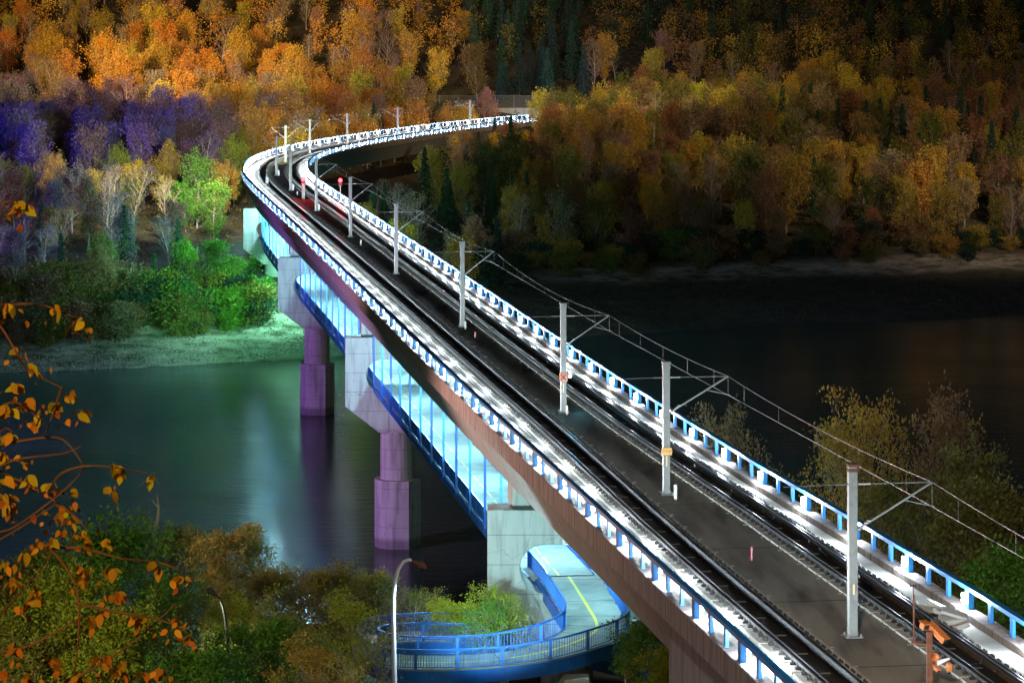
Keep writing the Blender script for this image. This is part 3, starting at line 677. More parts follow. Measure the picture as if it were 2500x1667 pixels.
def signal(px, py, h, lab, thick, lit=True):
    p = inv(px, py, -0.1); root = thing('railway_signal', p, lab, 'railway signal', 'railway signals')
    MB().box((p.x, p.y, h * 0.4), (thick, thick, h * 0.8)).build('signal_post', M['galv'], root)
    hd = MB().box((p.x, p.y, h - 0.25), (0.5, 0.3, 1.0)).build('signal_head', M['black'] if lit else M['galv'], root); bevel(hd, 0.08, 2)
    if lit:
        c_ = Vector((p.x, p.y - 0.2, h + 0.02)); L_ = MB()
        n = 14; v = [c_] + [c_ + Vector((0.26 * math.cos(2 * math.pi * k / n), 0, 0.26 * math.sin(2 * math.pi * k / n))) for k in range(n)]
        L_.add(v, [(0, 1 + (k + 1) % n, 1 + k) for k in range(n)]).build('red_lens', M['lampred'], root)
        MB().tube([c_ + Vector((0, -0.01, 0.2)), c_ + Vector((0, -0.22, 0.17))], 0.03, 5).build('visor', M['black'], root)
        l_ = bpy.data.lights.new('signal_light', 'POINT'); l_.energy = 160; l_.color = (1, 0.02, 0.03); l_.shadow_soft_size = 0.15
        lo = bpy.data.objects.new('signal_light', l_); COL.objects.link(lo); lo.location = c_ + Vector((0, -0.35, 0))
    else: MB().box((p.x + 0.12, p.y - 0.02, h - 1.1), (0.5, 0.2, 0.2)).build('bracket', M['black'], root)
signal(831, 497, 3.15, 'red railway signal with the brightest glow on a thin post beside the inner lamps', 0.12)
signal(740.6, 488, 2.8, 'red railway signal on a thick white box post between the tracks', 0.42)
signal(652, 473, 2.2, 'unlit grey signal back on a thin post beside the outer track', 0.1, False)

# camera mast with horn and housings
mp_ = inv(2269, 1700, 0.0)
mx, my = mp_.x, mp_.y
mast = thing('camera_mast', (mx, my, -0.04), 'rusty mast with orange lit camera housings, a horn and a thin antenna beside the track', 'camera mast')
def mz(py): return HC - (py - 60) * my / F
def mX(px): return (px - 1250) * my / F
MB().box((mx, my, (mz(1540)) / 2), (0.2, 0.2, mz(1540))).build('mast_post', M['rust'], mast)
def housing(a, b, w, nm, m):
    A_, B_ = Vector(a), Vector(b); o = MB().beam(A_, B_, w, w * 0.85).build(nm, m, mast); bevel(o, 0.02)
    d = (B_ - A_).normalized(); MB().beam(B_ + d * 0.002, B_ + d * 0.03, w * 0.6, w * 0.5).build('lens_glass', M['glass'], mast)
    MB().beam(A_ - d * 0.02 + Vector((0, 0, w * 0.47)), B_ + d * 0.1 + Vector((0, 0, w * 0.47)), w * 1.1, 0.02).build('sunshield', m, mast)
housing((mX(2276), my + 0.25, mz(1532)), (mX(2306), my - 0.3, mz(1560)), 0.3, 'camera_housing', M['orangebox'])
housing((mX(2254), my + 0.2, mz(1526)), (mX(2262), my + 0.0, mz(1530)), 0.3, 'camera_housing', M['orangebox'])
housing((mX(2275), my + 0.1, mz(1622)), (mX(2290), my - 0.15, mz(1634)), 0.16, 'camera_housing', M['orangebox'])
hv = MB()
hc = Vector((mX(2281), my - 0.15, mz(1601)))
R_ = Matrix.Rotation(math.radians(95), 3, 'X')
pr = [(0.16, 0.0), (0.13, 0.05), (0.06, 0.12), (0.03, 0.2)]; n = 18; v = []; f = []
for r_, z_ in pr:
    for k in range(n): v.append(hc + R_ @ Vector((r_ * math.cos(2 * math.pi * k / n), r_ * math.sin(2 * math.pi * k / n), -z_)))
for i in range(len(pr) - 1):
    for k in range(n): f.append((i * n + k, i * n + (k + 1) % n, (i + 1) * n + (k + 1) % n, (i + 1) * n + k))
hv.add(v, f).build('horn', M['orangebox'], mast)
MB().add([(mX(2288), my, mz(1625)), (mX(2288), my, mz(1612)), (mX(2320), my, mz(1604)), (mX(2318), my, mz(1609)), (mX(2288), my + 0.05, mz(1625)), (mX(2288), my + 0.05, mz(1612)), (mX(2320), my + 0.05, mz(1604)), (mX(2318), my + 0.05, mz(1609))],
         [(0, 1, 2, 3), (7, 6, 5, 4), (0, 4, 5, 1), (1, 5, 6, 2), (2, 6, 7, 3), (3, 7, 4, 0)]).build('bracket_arm', M['white'], mast)
MB().lathe((mX(2317), my, mz(1640)), [(0.02, 0), (0.09, 0.03), (0.12, 0.12), (0.12, 0.3), (0.05, 0.36)], 14).build('dome_camera', M['orangebox'], mast, smooth=True)
MB().lathe((mX(2317), my, mz(1645)), [(0.01, 0), (0.07, 0.02), (0.09, 0.07)], 14).build('dome_glass', M['glass'], mast, smooth=True)
MB().beam((mX(2225), my, mz(1567)), (mX(2272), my, mz(1574)), 0.14, 0.08).build('side_arm', M['rust'], mast)
MB().tube([(mX(2231), my, mz(1566)), (mX(2231), my, mz(1450)), ], 0.035, 7).tube([(mX(2230), my, mz(1450)), (mX(2229), my, mz(1430))], 0.02, 5).build('antenna', M['rust'], mast)
ab = MB()
for dx_ in (-6, 0, 6): ab.lathe((mX(2230 + dx_), my, mz(1432)), [(0.01, 0), (0.04, 0.02), (0.04, 0.06), (0.01, 0.08)], 8)
ab.beam((mX(2223), my, mz(1430)), (mX(2237), my, mz(1430)), 0.02).build('antenna_tip', M['black'], mast)
l_ = bpy.data.lights.new('mast_light', 'SPOT'); l_.energy = 1500; l_.color = (1.0, 0.45, 0.12); l_.spot_size = math.radians(40); l_.shadow_soft_size = 0.2
lo = bpy.data.objects.new('mast_light', l_); COL.objects.link(lo); lo.location = (mx - 6, my - 14, 9); aim(lo, (mx, my, 2))

# heap of cover slabs on the walkway
rnd = random.Random(5)
for k, (px, py, z, w, l, h, rz) in enumerate([(2262, 1483, 0.1, 0.55, 0.9, 0.16, 1.2), (2290, 1478, 0.22, 0.6, 1.1, 0.16, 0.7), (2283, 1496, 0.08, 0.6, 0.9, 0.16, 1.3), (2306, 1486, 0.35, 0.55, 0.8, 0.16, 0.4), (2312, 1500, 0.2, 0.6, 1.2, 0.16, 1.5), (2330, 1497, 0.45, 0.5, 1.1, 0.14, 1.4), (2328, 1512, 0.2, 0.7, 1.2, 0.2, 1.6), (2300, 1518, 0.1, 0.5, 1.0, 0.16, 1.5), (2340, 1524, 0.05, 0.7, 0.9, 0.2, 1.55)]):
    p = inv(px, py, z); o = MB().box((0, 0, 0), (w, l, h)).build('concrete_slab', M['walk']); o.location = p; o.rotation_euler = (rnd.uniform(-.35, .35), rnd.uniform(-.3, .3), rz); bevel(o, 0.02)
    o['label'] = ['leftmost pale slab of the heap beside the track', 'large white slab leaning at the back of the heap', 'low slab in front of the white leaning one', 'tilted slab near the top of the heap', 'flat slab in the middle of the heap', 'thin topmost slab of the heap', 'thick grey slab under the topmost one', 'dark low slab at the track side of the heap', 'slab at the near end of the heap by the parapet'][k]
    o['category'] = 'concrete slab'; o['group'] = 'heap of cover slabs on the walkway'

# boxes and covers along the outer walkway
ch = thing('cable_trough', at(s_of(90), -5.0, -0.2), 'row of pale concrete cable trough covers beside the outer track', 'cable trough')
cov = MB().box((0, 0, 0), (0.42, 1.5, 0.12)).mesh('trough_cover', M['walk'])
for k, s in enumerate(np.arange(S0 + 14, s_of(360), 1.62)):
    if k % 1 == 0 and k < 290:
        o = new('trough_cover', cov, ch); o.location = at(s, -4.35, -0.17 + rnd.uniform(0, .03)); o.rotation_euler.z = head(s) + rnd.uniform(-.02, .02)

# ---------------------------------------------------------------- street lamps near the ramp
def lamp(px_pts, u, r0, r1, m, lab, head_dir, watts, color):
    y = u * K; P_ = [Vector(((px - 1250) * y / F, y, HC - (py - 60) * y / F)) for px, py in px_pts]
    base = P_[0].copy(); gz = ground(base.x, base.y); root = thing('street_lamp', (base.x, base.y, gz), lab, 'street lamp')
    P_.insert(0, Vector((base.x, base.y, gz)))
    n = len(P_); MB().tube(P_, [r0 + (r1 - r0) * k / (n - 1) for k in range(n)], 12).build('lamp_post', m, root, smooth=True)
    e = P_[-1]; d = (P_[-1] - P_[-2]).normalized()
    hd = MB().lathe((0, 0, 0), [(0.05, -0.1), (0.08, 0.0), (0.13, 0.2), (0.14, 0.42), (0.08, 0.56), (0.02, 0.6)], 14).build('lamp_head', m if m is M['black'] else M['rust'], root, smooth=True)
    hd.scale = (1, 1, 0.95); hd.location = e; hd.rotation_euler = d.to_track_quat('Z', 'X').to_euler()
    c_ = e + d * 0.42 - Vector((0, 0, 0.12))
    MB().lathe(c_ - Vector((0, 0, 0.06)), [(0.04, 0), (0.11, 0.03), (0.13, 0.08)], 12).build('lamp_glass', M['glass'], root)
    MB().lathe(e + d * 0.35 + Vector((0, 0, 0.12)), [(0.05, 0), (0.05, 0.1)], 8).build('photocell', M['black'], root)
    l_ = bpy.data.lights.new('street_light', 'SPOT'); l_.energy = watts; l_.color = color; l_.spot_size = math.radians(140); l_.spot_blend = 0.5; l_.shadow_soft_size = 0.12
    lo = bpy.data.objects.new('street_light', l_); COL.objects.link(lo); lo.location = c_ - Vector((0, 0, 0.2))
lamp([(963, 1667), (961, 1560), (960, 1500), (961, 1450), (965, 1415), (973, 1388), (985, 1370), (999, 1365), (1009, 1370)], 88, 0.11, 0.055, M['white'], 'tall pale curved street lamp standing before the ramp', 1, 1500, (0.5, 0.75, 1.0))
lamp([(556, 1667), (556, 1600), (554, 1540), (549, 1500), (543, 1475), (537, 1460), (528, 1453)], 112, 0.09, 0.05, M['black'], 'dark curved street lamp among the bushes', -1, 1500, (0.85, 1.0, 0.75))

# ---------------------------------------------------------------- retaining wall and fence at the far end
wy = 606 * K
rw = thing('retaining_wall', (-8, wy, -8), 'pale retaining wall behind the far end of the bridge', 'wall')
for k in range(5):
    MB().box((-21 + 8 * k, wy, -4.0), (7.95, 1.0, 13.0)).build('wall_panel', M['concrete'], rw)
fn = thing('chain_link_fence', (-8, wy, 2.6), 'chain link fence standing on top of the pale retaining wall', 'fence')
for k in range(9): MB().tube([(-24.5 + 5 * k, wy, 2.4), (-24.5 + 5 * k, wy, 5.9)], 0.07, 6).build('fence_post', M['galv'], fn)
MB().tube([(-24.5, wy, 5.8), (15.5, wy, 5.8)], 0.045, 6).build('fence_rail', M['galv'], fn)
MB().tube([(-24.5, wy, 2.6), (15.5, wy, 2.6)], 0.03, 6).build('fence_rail', M['galv'], fn)
mb = MB()
for k in range(-4, 66):
    for sg in (-1, 1):
        x0 = -24.5 + 0.62 * k + (0 if sg > 0 else 2.6); a = [x0, 2.6]; b = [x0 + sg * 2.6, 5.8]
        if min(a[0], b[0]) > -24.5 and max(a[0], b[0]) < 15.5: mb.beam((a[0], wy, a[1]), (b[0], wy, b[1]), 0.03)
mb.build('wire_mesh', M['galv'], fn, kind='stuff')

# ---------------------------------------------------------------- vegetation
def leaves_mesh(name, C_, size, seed, aspect=0.55):
    rng = np.random.default_rng(seed); n = len(C_)
    u = rng.normal(size=(n, 3)); u /= np.linalg.norm(u, axis=1)[:, None]
    w = rng.normal(size=(n, 3)); v = np.cross(u, w); v /= np.linalg.norm(v, axis=1)[:, None]
    s = (size * rng.uniform(0.6, 1.4, n))[:, None]
    V_ = np.stack([C_ - u * s, C_ + v * s * aspect, C_ + u * s, C_ - v * s * aspect], 1).reshape(-1, 3)
    return mesh_np(name, V_, np.arange(4 * n).reshape(n, 4), M['leaf'])

def skeleton(H, spread, seed, limbs=14, trunk_r=0.16, first=0.25, twig=2, up=0.5, lean=0.03):
    """trunk and limbs as tapered tubes; returns the mesh builder and the tips"""
    r = random.Random(seed); mb = MB(); tips = []
    pts = [Vector((0, 0, -0.6))]; d = Vector((r.uniform(-lean, lean), r.uniform(-lean, lean), 1))
    for k in range(1, 9):
        d = (d + Vector((r.uniform(-.08, .08), r.uniform(-.08, .08), 0))).normalized(); pts.append(pts[-1] + d * (H * 0.93 + 0.6) / 8)
    mb.tube(pts, [trunk_r * (1 - 0.88 * k / 8) for k in range(9)], 5)
    def pt(t): x = t * 8; i = min(7, int(x)); return pts[i].lerp(pts[i + 1], x - i)
    for k in range(limbs):
        t = first + (0.97 - first) * (k + r.random()) / limbs; a = k * 2.4 + r.uniform(-.5, .5)
        prof = math.sin(math.pi * min(1, 0.12 + (t - first) / (1 - first) * 0.85)) ** 0.6
        L = spread * prof * (r.uniform(0.45, 1.3) if limbs == 30 else r.uniform(0.7, 1.15)); b0 = pt(t); dd = Vector((math.cos(a), math.sin(a), up + r.uniform(-.2, .3))).normalized()
        q_ = [b0]
        for j in range(4): dd = (dd + Vector((r.uniform(-.2, .2), r.uniform(-.2, .2), 0.12))).normalized(); q_.append(q_[-1] + dd * L / 4)
        rr = trunk_r * 0.42 * (1.1 - t); mb.tube(q_, [rr, rr * .8, rr * .6, rr * .4, rr * .15], 4, False); tips += [q_[2], q_[3], q_[4]]
        for j in range(twig):
            m_ = q_[1 + j % 3].lerp(q_[2 + j % 3], r.random()); dd2 = (dd + Vector((r.uniform(-1, 1), r.uniform(-1, 1), r.uniform(-.2, .8)))).normalized(); e = m_ + dd2 * L * r.uniform(.3, .55)
            mb.tube([m_, (m_ + e) / 2 + Vector((0, 0, L * .03)), e], [rr * .4, rr * .25, rr * .1], 3, False); tips.append(e)
            if twig > 2:
                for z_ in range(2):
                    m2 = m_.lerp(e, r.uniform(.3, .9)); e2 = m2 + (dd2 + Vector((r.uniform(-1, 1), r.uniform(-1, 1), r.uniform(-.3, .9)))).normalized() * L * .28
                    mb.tube([m2, e2], [rr * .22, rr * .07], 3, False); tips.append(e2)
    tips.append(pts[-1]); return mb, tips

def broad(name, H, spread, seed, per, sigma, size, bark, **kw):
    mb, tips = skeleton(H, spread, seed, **kw); rng = np.random.default_rng(seed)
    T = np.array([tuple(t) for t in tips])
    if 'limbs' in kw and kw['limbs'] == 30: T = T[rng.random(len(T)) > 0.3]; per = int(per * 1.3)
    vs = 1.6 if kw.get('limbs') == 30 else 0.8
    C_ = np.repeat(T, per, 0) + rng.normal(size=(len(T) * per, 3)) * np.array([sigma, sigma, sigma * vs])
    return mb.mesh('trunk_' + name, bark), leaves_mesh('crown_' + name, C_, size, seed)

def spruce_mesh(seed, H=12):
    rng = np.random.default_rng(seed); cs = []
    for z in np.arange(1.0, H, 0.42):
        R = 2.5 * (1 - z / H) ** 0.85 + 0.12; nb = int(6 + 5 * (1 - z / H))
        for b in range(nb):
            a = rng.uniform(0, 6.28); L = R * rng.uniform(.65, 1.12); t = rng.uniform(0.1, 1, 26); w = 0.3 * (1 - t * .6)
            cs.append(np.stack([np.cos(a) * t * L + rng.normal(0, 1, 26) * w * .5, np.sin(a) * t * L + rng.normal(0, 1, 26) * w * .5, z - t * L * 0.32 + rng.normal(0, .07, 26)], 1))
    C_ = np.concatenate(cs); me = leaves_mesh('crown_spruce', C_, 0.15, seed, 0.45)
    return MB().tube([(0, 0, -.6), (0, 0, H * .5), (0, 0, H)], [.17, .1, .02], 5).mesh('trunk_spruce', M['barkdark']), me

KIND = {}
KIND['aspen_tree'] = [broad('aspen', 12, 2.7, 10 + k, 17, 0.30, 0.16, M['barkpale'], limbs=30, twig=3, first=0.16 + .05 * k) for k in range(4)]
KIND['poplar_tree'] = [broad('poplar', 12, 3.6 + .3 * k, 30 + k, 19, 0.34, 0.16, M['barkpale'], limbs=30, twig=3, first=0.1, up=0.6 + .1 * k) for k in range(4)]
KIND['bare_tree'] = [broad('bare', 12, 3.4, 50 + k, 3, 0.3, 0.11, M['barkpale'], limbs=24, twig=5, first=0.2, up=0.8, trunk_r=0.2) for k in range(3)]
KIND['spruce_tree'] = [spruce_mesh(70 + k) for k in range(3)]
KIND['shrub'] = [broad('shrub', 4.5, 2.2, 90 + k, 20, 0.42, 0.15, M['bark'], limbs=12, twig=3, first=0.05, trunk_r=0.07) for k in range(3)]

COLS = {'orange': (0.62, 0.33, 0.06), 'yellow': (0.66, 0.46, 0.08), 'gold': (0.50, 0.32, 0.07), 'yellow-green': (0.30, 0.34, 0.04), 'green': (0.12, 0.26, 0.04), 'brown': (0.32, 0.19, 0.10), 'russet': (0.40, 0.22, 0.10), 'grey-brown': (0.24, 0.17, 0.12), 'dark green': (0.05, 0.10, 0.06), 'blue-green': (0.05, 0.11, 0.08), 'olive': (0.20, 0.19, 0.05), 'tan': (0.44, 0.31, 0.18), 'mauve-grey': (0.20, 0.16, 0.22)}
rt = random.Random(11)
def plant(kind, x, y, z, h, colname, label, group=None, var=None, wide=1.0):
    tr, cr = rt.choice(KIND[kind]) if var is None else KIND[kind][var]
    H0 = 4.5 if kind == 'shrub' else 12.0; sc = h / H0
    root = thing(kind, (x, y, z), label, 'shrub' if kind == 'shrub' else 'tree', group)
    rz = rt.uniform(0, 6.28); c = COLS[colname]; j = [rt.uniform(0.82, 1.2) for _ in range(3)]
    for nm, me in (('trunk', tr), ('crown', cr)):
        o = bpy.data.objects.new(nm, me); COL.objects.link(o); o.parent = root; o.scale = (sc * wide, sc * wide, sc); o.rotation_euler.z = rz
        o.color = (c[0] * j[0], c[1] * j[1], c[2] * j[2], 1)
    return root

def region(px, py):
    if px < 640 and py > 470: return 'below the bend of the bridge' if px > 380 else 'on the low left bank'
    if px < 640 and py > 330: return 'left of the bridge bend'
    if px < 640: return 'above the bend' if py > 130 else 'high on the left hilltop'
    if px < 1150: return 'behind the far curve' if py > 110 else 'high above the far curve'
    if px < 1600: return 'near the far bridge end' if py > 220 else 'above the retaining wall'
    if py > 470: return 'low on the right bank'
    return 'on the right hillside' if py > 200 else 'high on the right hillside'

def pick(px, py):
    r = rt.random()
    if px < 640 and py > 470:
        if px > 440: return rt.choice([('poplar_tree', 'green'), ('poplar_tree', 'yellow-green'), ('aspen_tree', 'green'), ('shrub', 'green'), ('poplar_tree', 'olive')])
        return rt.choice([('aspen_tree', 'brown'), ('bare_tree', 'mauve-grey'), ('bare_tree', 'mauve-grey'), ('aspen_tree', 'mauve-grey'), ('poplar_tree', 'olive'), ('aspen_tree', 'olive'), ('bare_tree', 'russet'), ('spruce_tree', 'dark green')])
    if px < 560 and 170 + 0.28 * px < py < 410: return rt.choice([('bare_tree', 'mauve-grey'), ('aspen_tree', 'mauve-grey'), ('aspen_tree', 'mauve-grey'), ('poplar_tree', 'grey-brown')])  # leaf colours tinted mauve where the blue-violet light falls
    if px < 640 and py > 330: return rt.choice([('poplar_tree', 'yellow-green'), ('bare_tree', 'grey-brown'), ('bare_tree', 'grey-brown'), ('aspen_tree', 'yellow'), ('poplar_tree', 'gold')])
    if 1120 < px < 1430 and py < 260 and r < 0.7: return ('spruce_tree', 'blue-green')
    if 900 < px < 1300 and py > 330 and r < 0.35: return ('spruce_tree', 'dark green')
    if 1900 < px < 2500 and 280 < py < 480 and r < 0.4: return ('spruce_tree', 'dark green')
    if px < 1150:
        return rt.choice([('poplar_tree', 'orange'), ('poplar_tree', 'orange'), ('aspen_tree', 'yellow'), ('aspen_tree', 'orange'), ('bare_tree', 'grey-brown'), ('poplar_tree', 'gold'), ('aspen_tree', 'tan'), ('bare_tree', 'tan'), ('poplar_tree', 'yellow')])
    if py < 120: return rt.choice([('poplar_tree', 'olive'), ('poplar_tree', 'dark green'), ('aspen_tree', 'brown'), ('spruce_tree', 'dark green'), ('aspen_tree', 'gold')])
    return rt.choice([('poplar_tree', 'gold'), ('aspen_tree', 'yellow'), ('bare_tree', 'tan'), ('bare_tree', 'tan'), ('poplar_tree', 'russet'), ('aspen_tree', 'tan'), ('poplar_tree', 'olive'), ('aspen_tree', 'yellow'), ('poplar_tree', 'olive'), ('poplar_tree', 'brown')])

LAB = {}
count = {}
cell = 9.2
cands = []
y = 318 * K
while y < 735 * K:
    u = y / K; hw = 0.235 * u * 1.0 + 6
    for x in np.arange(-hw, hw, cell):
        cands.append((x + rt.uniform(-.45, .45) * cell, y + rt.uniform(-.45, .45) * cell))
    y += cell * (1.0 if u < 600 else 1.25)
over = []
for x, y in cands:
    u = y / K; d = u - shore(x)
    if d < (11 if x < 0 else 31): continue
    z = ground(x, y); pd = path_dist(x, y)
    if pd < 10.5 and u < 640: continue
    if -27 < x < 18 and 596 < u < 612: continue
    h = rt.uniform(9, 15.5) if u > 440 else rt.uniform(7, 12.5)
    px, pyb = proj((x, y, z)); pyt = proj((x, y, z + h))[1]
    if 600 < px < 1300 and u < 600:
        lim = np.interp(px, [600, 640, 880, 960, 1100, 1300], [800, 800, 470, 395, 325, 290])
        # is the tree in front of the bridge line?
        infront = x > np.interp(y, PY, PX) or u < 340
        if infront and pyt < lim:
            h = h * 0.6; pyt = proj((x, y, z + h))[1]
            if pyt < lim - 8: continue
        if infront and u < 400 and px < 880: continue
    if 560 < px <= 640 and u < 385 and pyt < 500: continue
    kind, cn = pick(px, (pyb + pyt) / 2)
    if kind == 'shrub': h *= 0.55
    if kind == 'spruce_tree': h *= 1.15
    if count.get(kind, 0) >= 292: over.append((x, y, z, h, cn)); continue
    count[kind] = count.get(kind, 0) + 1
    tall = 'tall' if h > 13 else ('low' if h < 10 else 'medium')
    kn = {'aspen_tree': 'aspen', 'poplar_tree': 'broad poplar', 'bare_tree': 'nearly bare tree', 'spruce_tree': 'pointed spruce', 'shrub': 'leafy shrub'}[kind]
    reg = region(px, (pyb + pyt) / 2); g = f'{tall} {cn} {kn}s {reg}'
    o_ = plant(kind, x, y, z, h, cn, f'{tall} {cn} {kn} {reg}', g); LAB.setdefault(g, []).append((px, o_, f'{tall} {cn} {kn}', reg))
ORD = ['leftmost'] + [w + ' from left' for w in 'second third fourth fifth sixth seventh eighth ninth tenth eleventh twelfth'.split()]
ORR = ['rightmost'] + [w + ' from right' for w in 'second third fourth fifth sixth seventh eighth ninth tenth eleventh twelfth'.split()]
def name_rows():
    for g, L_ in LAB.items():
        L_.sort(key=lambda t: t[0]); n = len(L_)
        if n < 2: continue
        for k, (px, o_, nm, reg) in enumerate(L_):
            w = ORD[k] if k < min(12, (n + 1) // 2) else (ORR[n - 1 - k] if n - 1 - k < 12 else None)
            if w: o_['label'] = f'{nm} {reg}, {w} of these'
print('TREES', count, 'over', len(over))

edge_n = 0
for k in range(200):
    left = k < 120
    x = rt.uniform(-80, -40) if left else rt.uniform(-8, 100)
    d = rt.uniform(6.5, 22) if left else rt.uniform(28.5, 37); y = (shore(x) + d) * K
    if path_dist(x, y) < (5 if left else 9): continue
    z = ground(x, y); h = rt.uniform(3.0, 6.5) if left else rt.uniform(2.5, 5.5); px, py = proj((x, y, z))
    if not -20 < px < 2520: continue
    if left: cn = rt.choice(['green', 'yellow-green', 'olive', 'green', 'dark green'] if px > 330 else ['brown', 'olive', 'grey-brown'])
    else: cn = rt.choice(['gold', 'brown', 'olive', 'dark green', 'russet'])
    side_ = (('on the dim left bank' if px < 330 else 'on the lit left bank' if px < 500 else 'on the bank beside the bend') if left else 'along the right bluff'); cn2 = ('tall ' if h > 4.2 else 'low ') + cn; g = f'{cn2} shrubs {side_}'
    o_ = plant('shrub', x, y, z - .2, h, cn, f'{cn2} shrub {side_}', g, wide=1.25); LAB.setdefault(g, []).append((px, o_, f'{cn2} shrub', side_))
name_rows()
# the trees past the count that are built singly: one wood of lighter crowns
rg = np.random.default_rng(9); cs = []; cc = []
def crown_pts(kind, n):
    me = rt.choice(KIND[kind])[1]; a = np.empty(len(me.vertices) * 3, np.float32); me.vertices.foreach_get('co', a); a = a.reshape(-1, 4, 3).mean(1)
    return a[rg.integers(0, len(a), n)]
woods = {}
def add_wood(kind, x, y, z, h, cn):
    a = rt.uniform(0, 6.28); P_ = crown_pts(kind, 620) * (h / 12.0); c_, s_ = math.cos(a), math.sin(a)
    woods.setdefault(cn, []).append(np.stack([P_[:, 0] * c_ - P_[:, 1] * s_ + x, P_[:, 0] * s_ + P_[:, 1] * c_ + y, P_[:, 2] + z], 1))
for (x, y, z, h, cn) in over: add_wood('poplar_tree', x, y, z, h, cn)
yy = 735 * K
while yy < 800 * K:
    for x in np.arange(-0.24 * yy / K, 0.24 * yy / K, 11):
        xx = x + rt.uniform(-4, 4); y_ = yy + rt.uniform(-4, 4); add_wood(rt.choice(['poplar_tree', 'aspen_tree', 'spruce_tree']), xx, y_, ground(xx, y_), rt.uniform(10, 16), rt.choice(['olive', 'dark green', 'brown', 'grey-brown']))
    yy += 16
for cn, L_ in woods.items():
    o = new('far_wood', leaves_mesh('far_wood', np.concatenate(L_), 0.27, 15), kind='stuff'); o.color = (*COLS[cn], 1)
# understory: low scrub as one mass on the far slopes
rng = np.random.default_rng(3); cs = []
for k in range(5200):
    u = rng.uniform(330, 720); x = rng.uniform(-1, 1) * (0.24 * u + 4); yy = u * K; d = u - shore(x)
    if d < (8.5 if x < 0 else 29): continue
    if path_dist(x, yy) < 8 and u < 600: continue
    z = ground(x, yy); R = rng.uniform(0.8, 1.9); n = 34
    c = rng.normal(size=(n, 3)) * np.array([R * .6, R * .6, R * .45]) + np.array([x, yy, z + R * .5]); cs.append(c)
o = new('undergrowth', leaves_mesh('undergrowth', np.concatenate(cs), 0.2, 4), kind='stuff'); o.color = (0.17, 0.12, 0.05, 1)
# grass tufts and pebbles on the far bank
cs = []
for k in range(26000):
    x = rng.uniform(-95, 105); d = rng.uniform(1.5, 13 if x < 0 else 30); yy = (shore(x) + d) * K
    if rng.random() < 0.5 * (mnoise.noise(Vector((x * .12, yy * .12, 5))) + 0.6): cs.append((x, yy, ground(x, yy) + 0.12))
o = new('bank_grass', leaves_mesh('bank_grass', np.array(cs), 0.2, 6, 0.3), kind='stuff'); o.color = (0.12, 0.15, 0.06, 1)
cs = []
for k in range(9000):
    x = rng.uniform(-95, -25); d = abs(rng.normal(0, 2.2)) + 0.1; yy = (shore(x) + d) * K; cs.append((x, yy, max(-26.75, ground(x, yy)) + 0.04))
o = new('shore_gravel', leaves_mesh('shore_gravel', np.array(cs), 0.16, 7, 0.8), kind='stuff'); o.color = (0.4, 0.38, 0.34, 1)

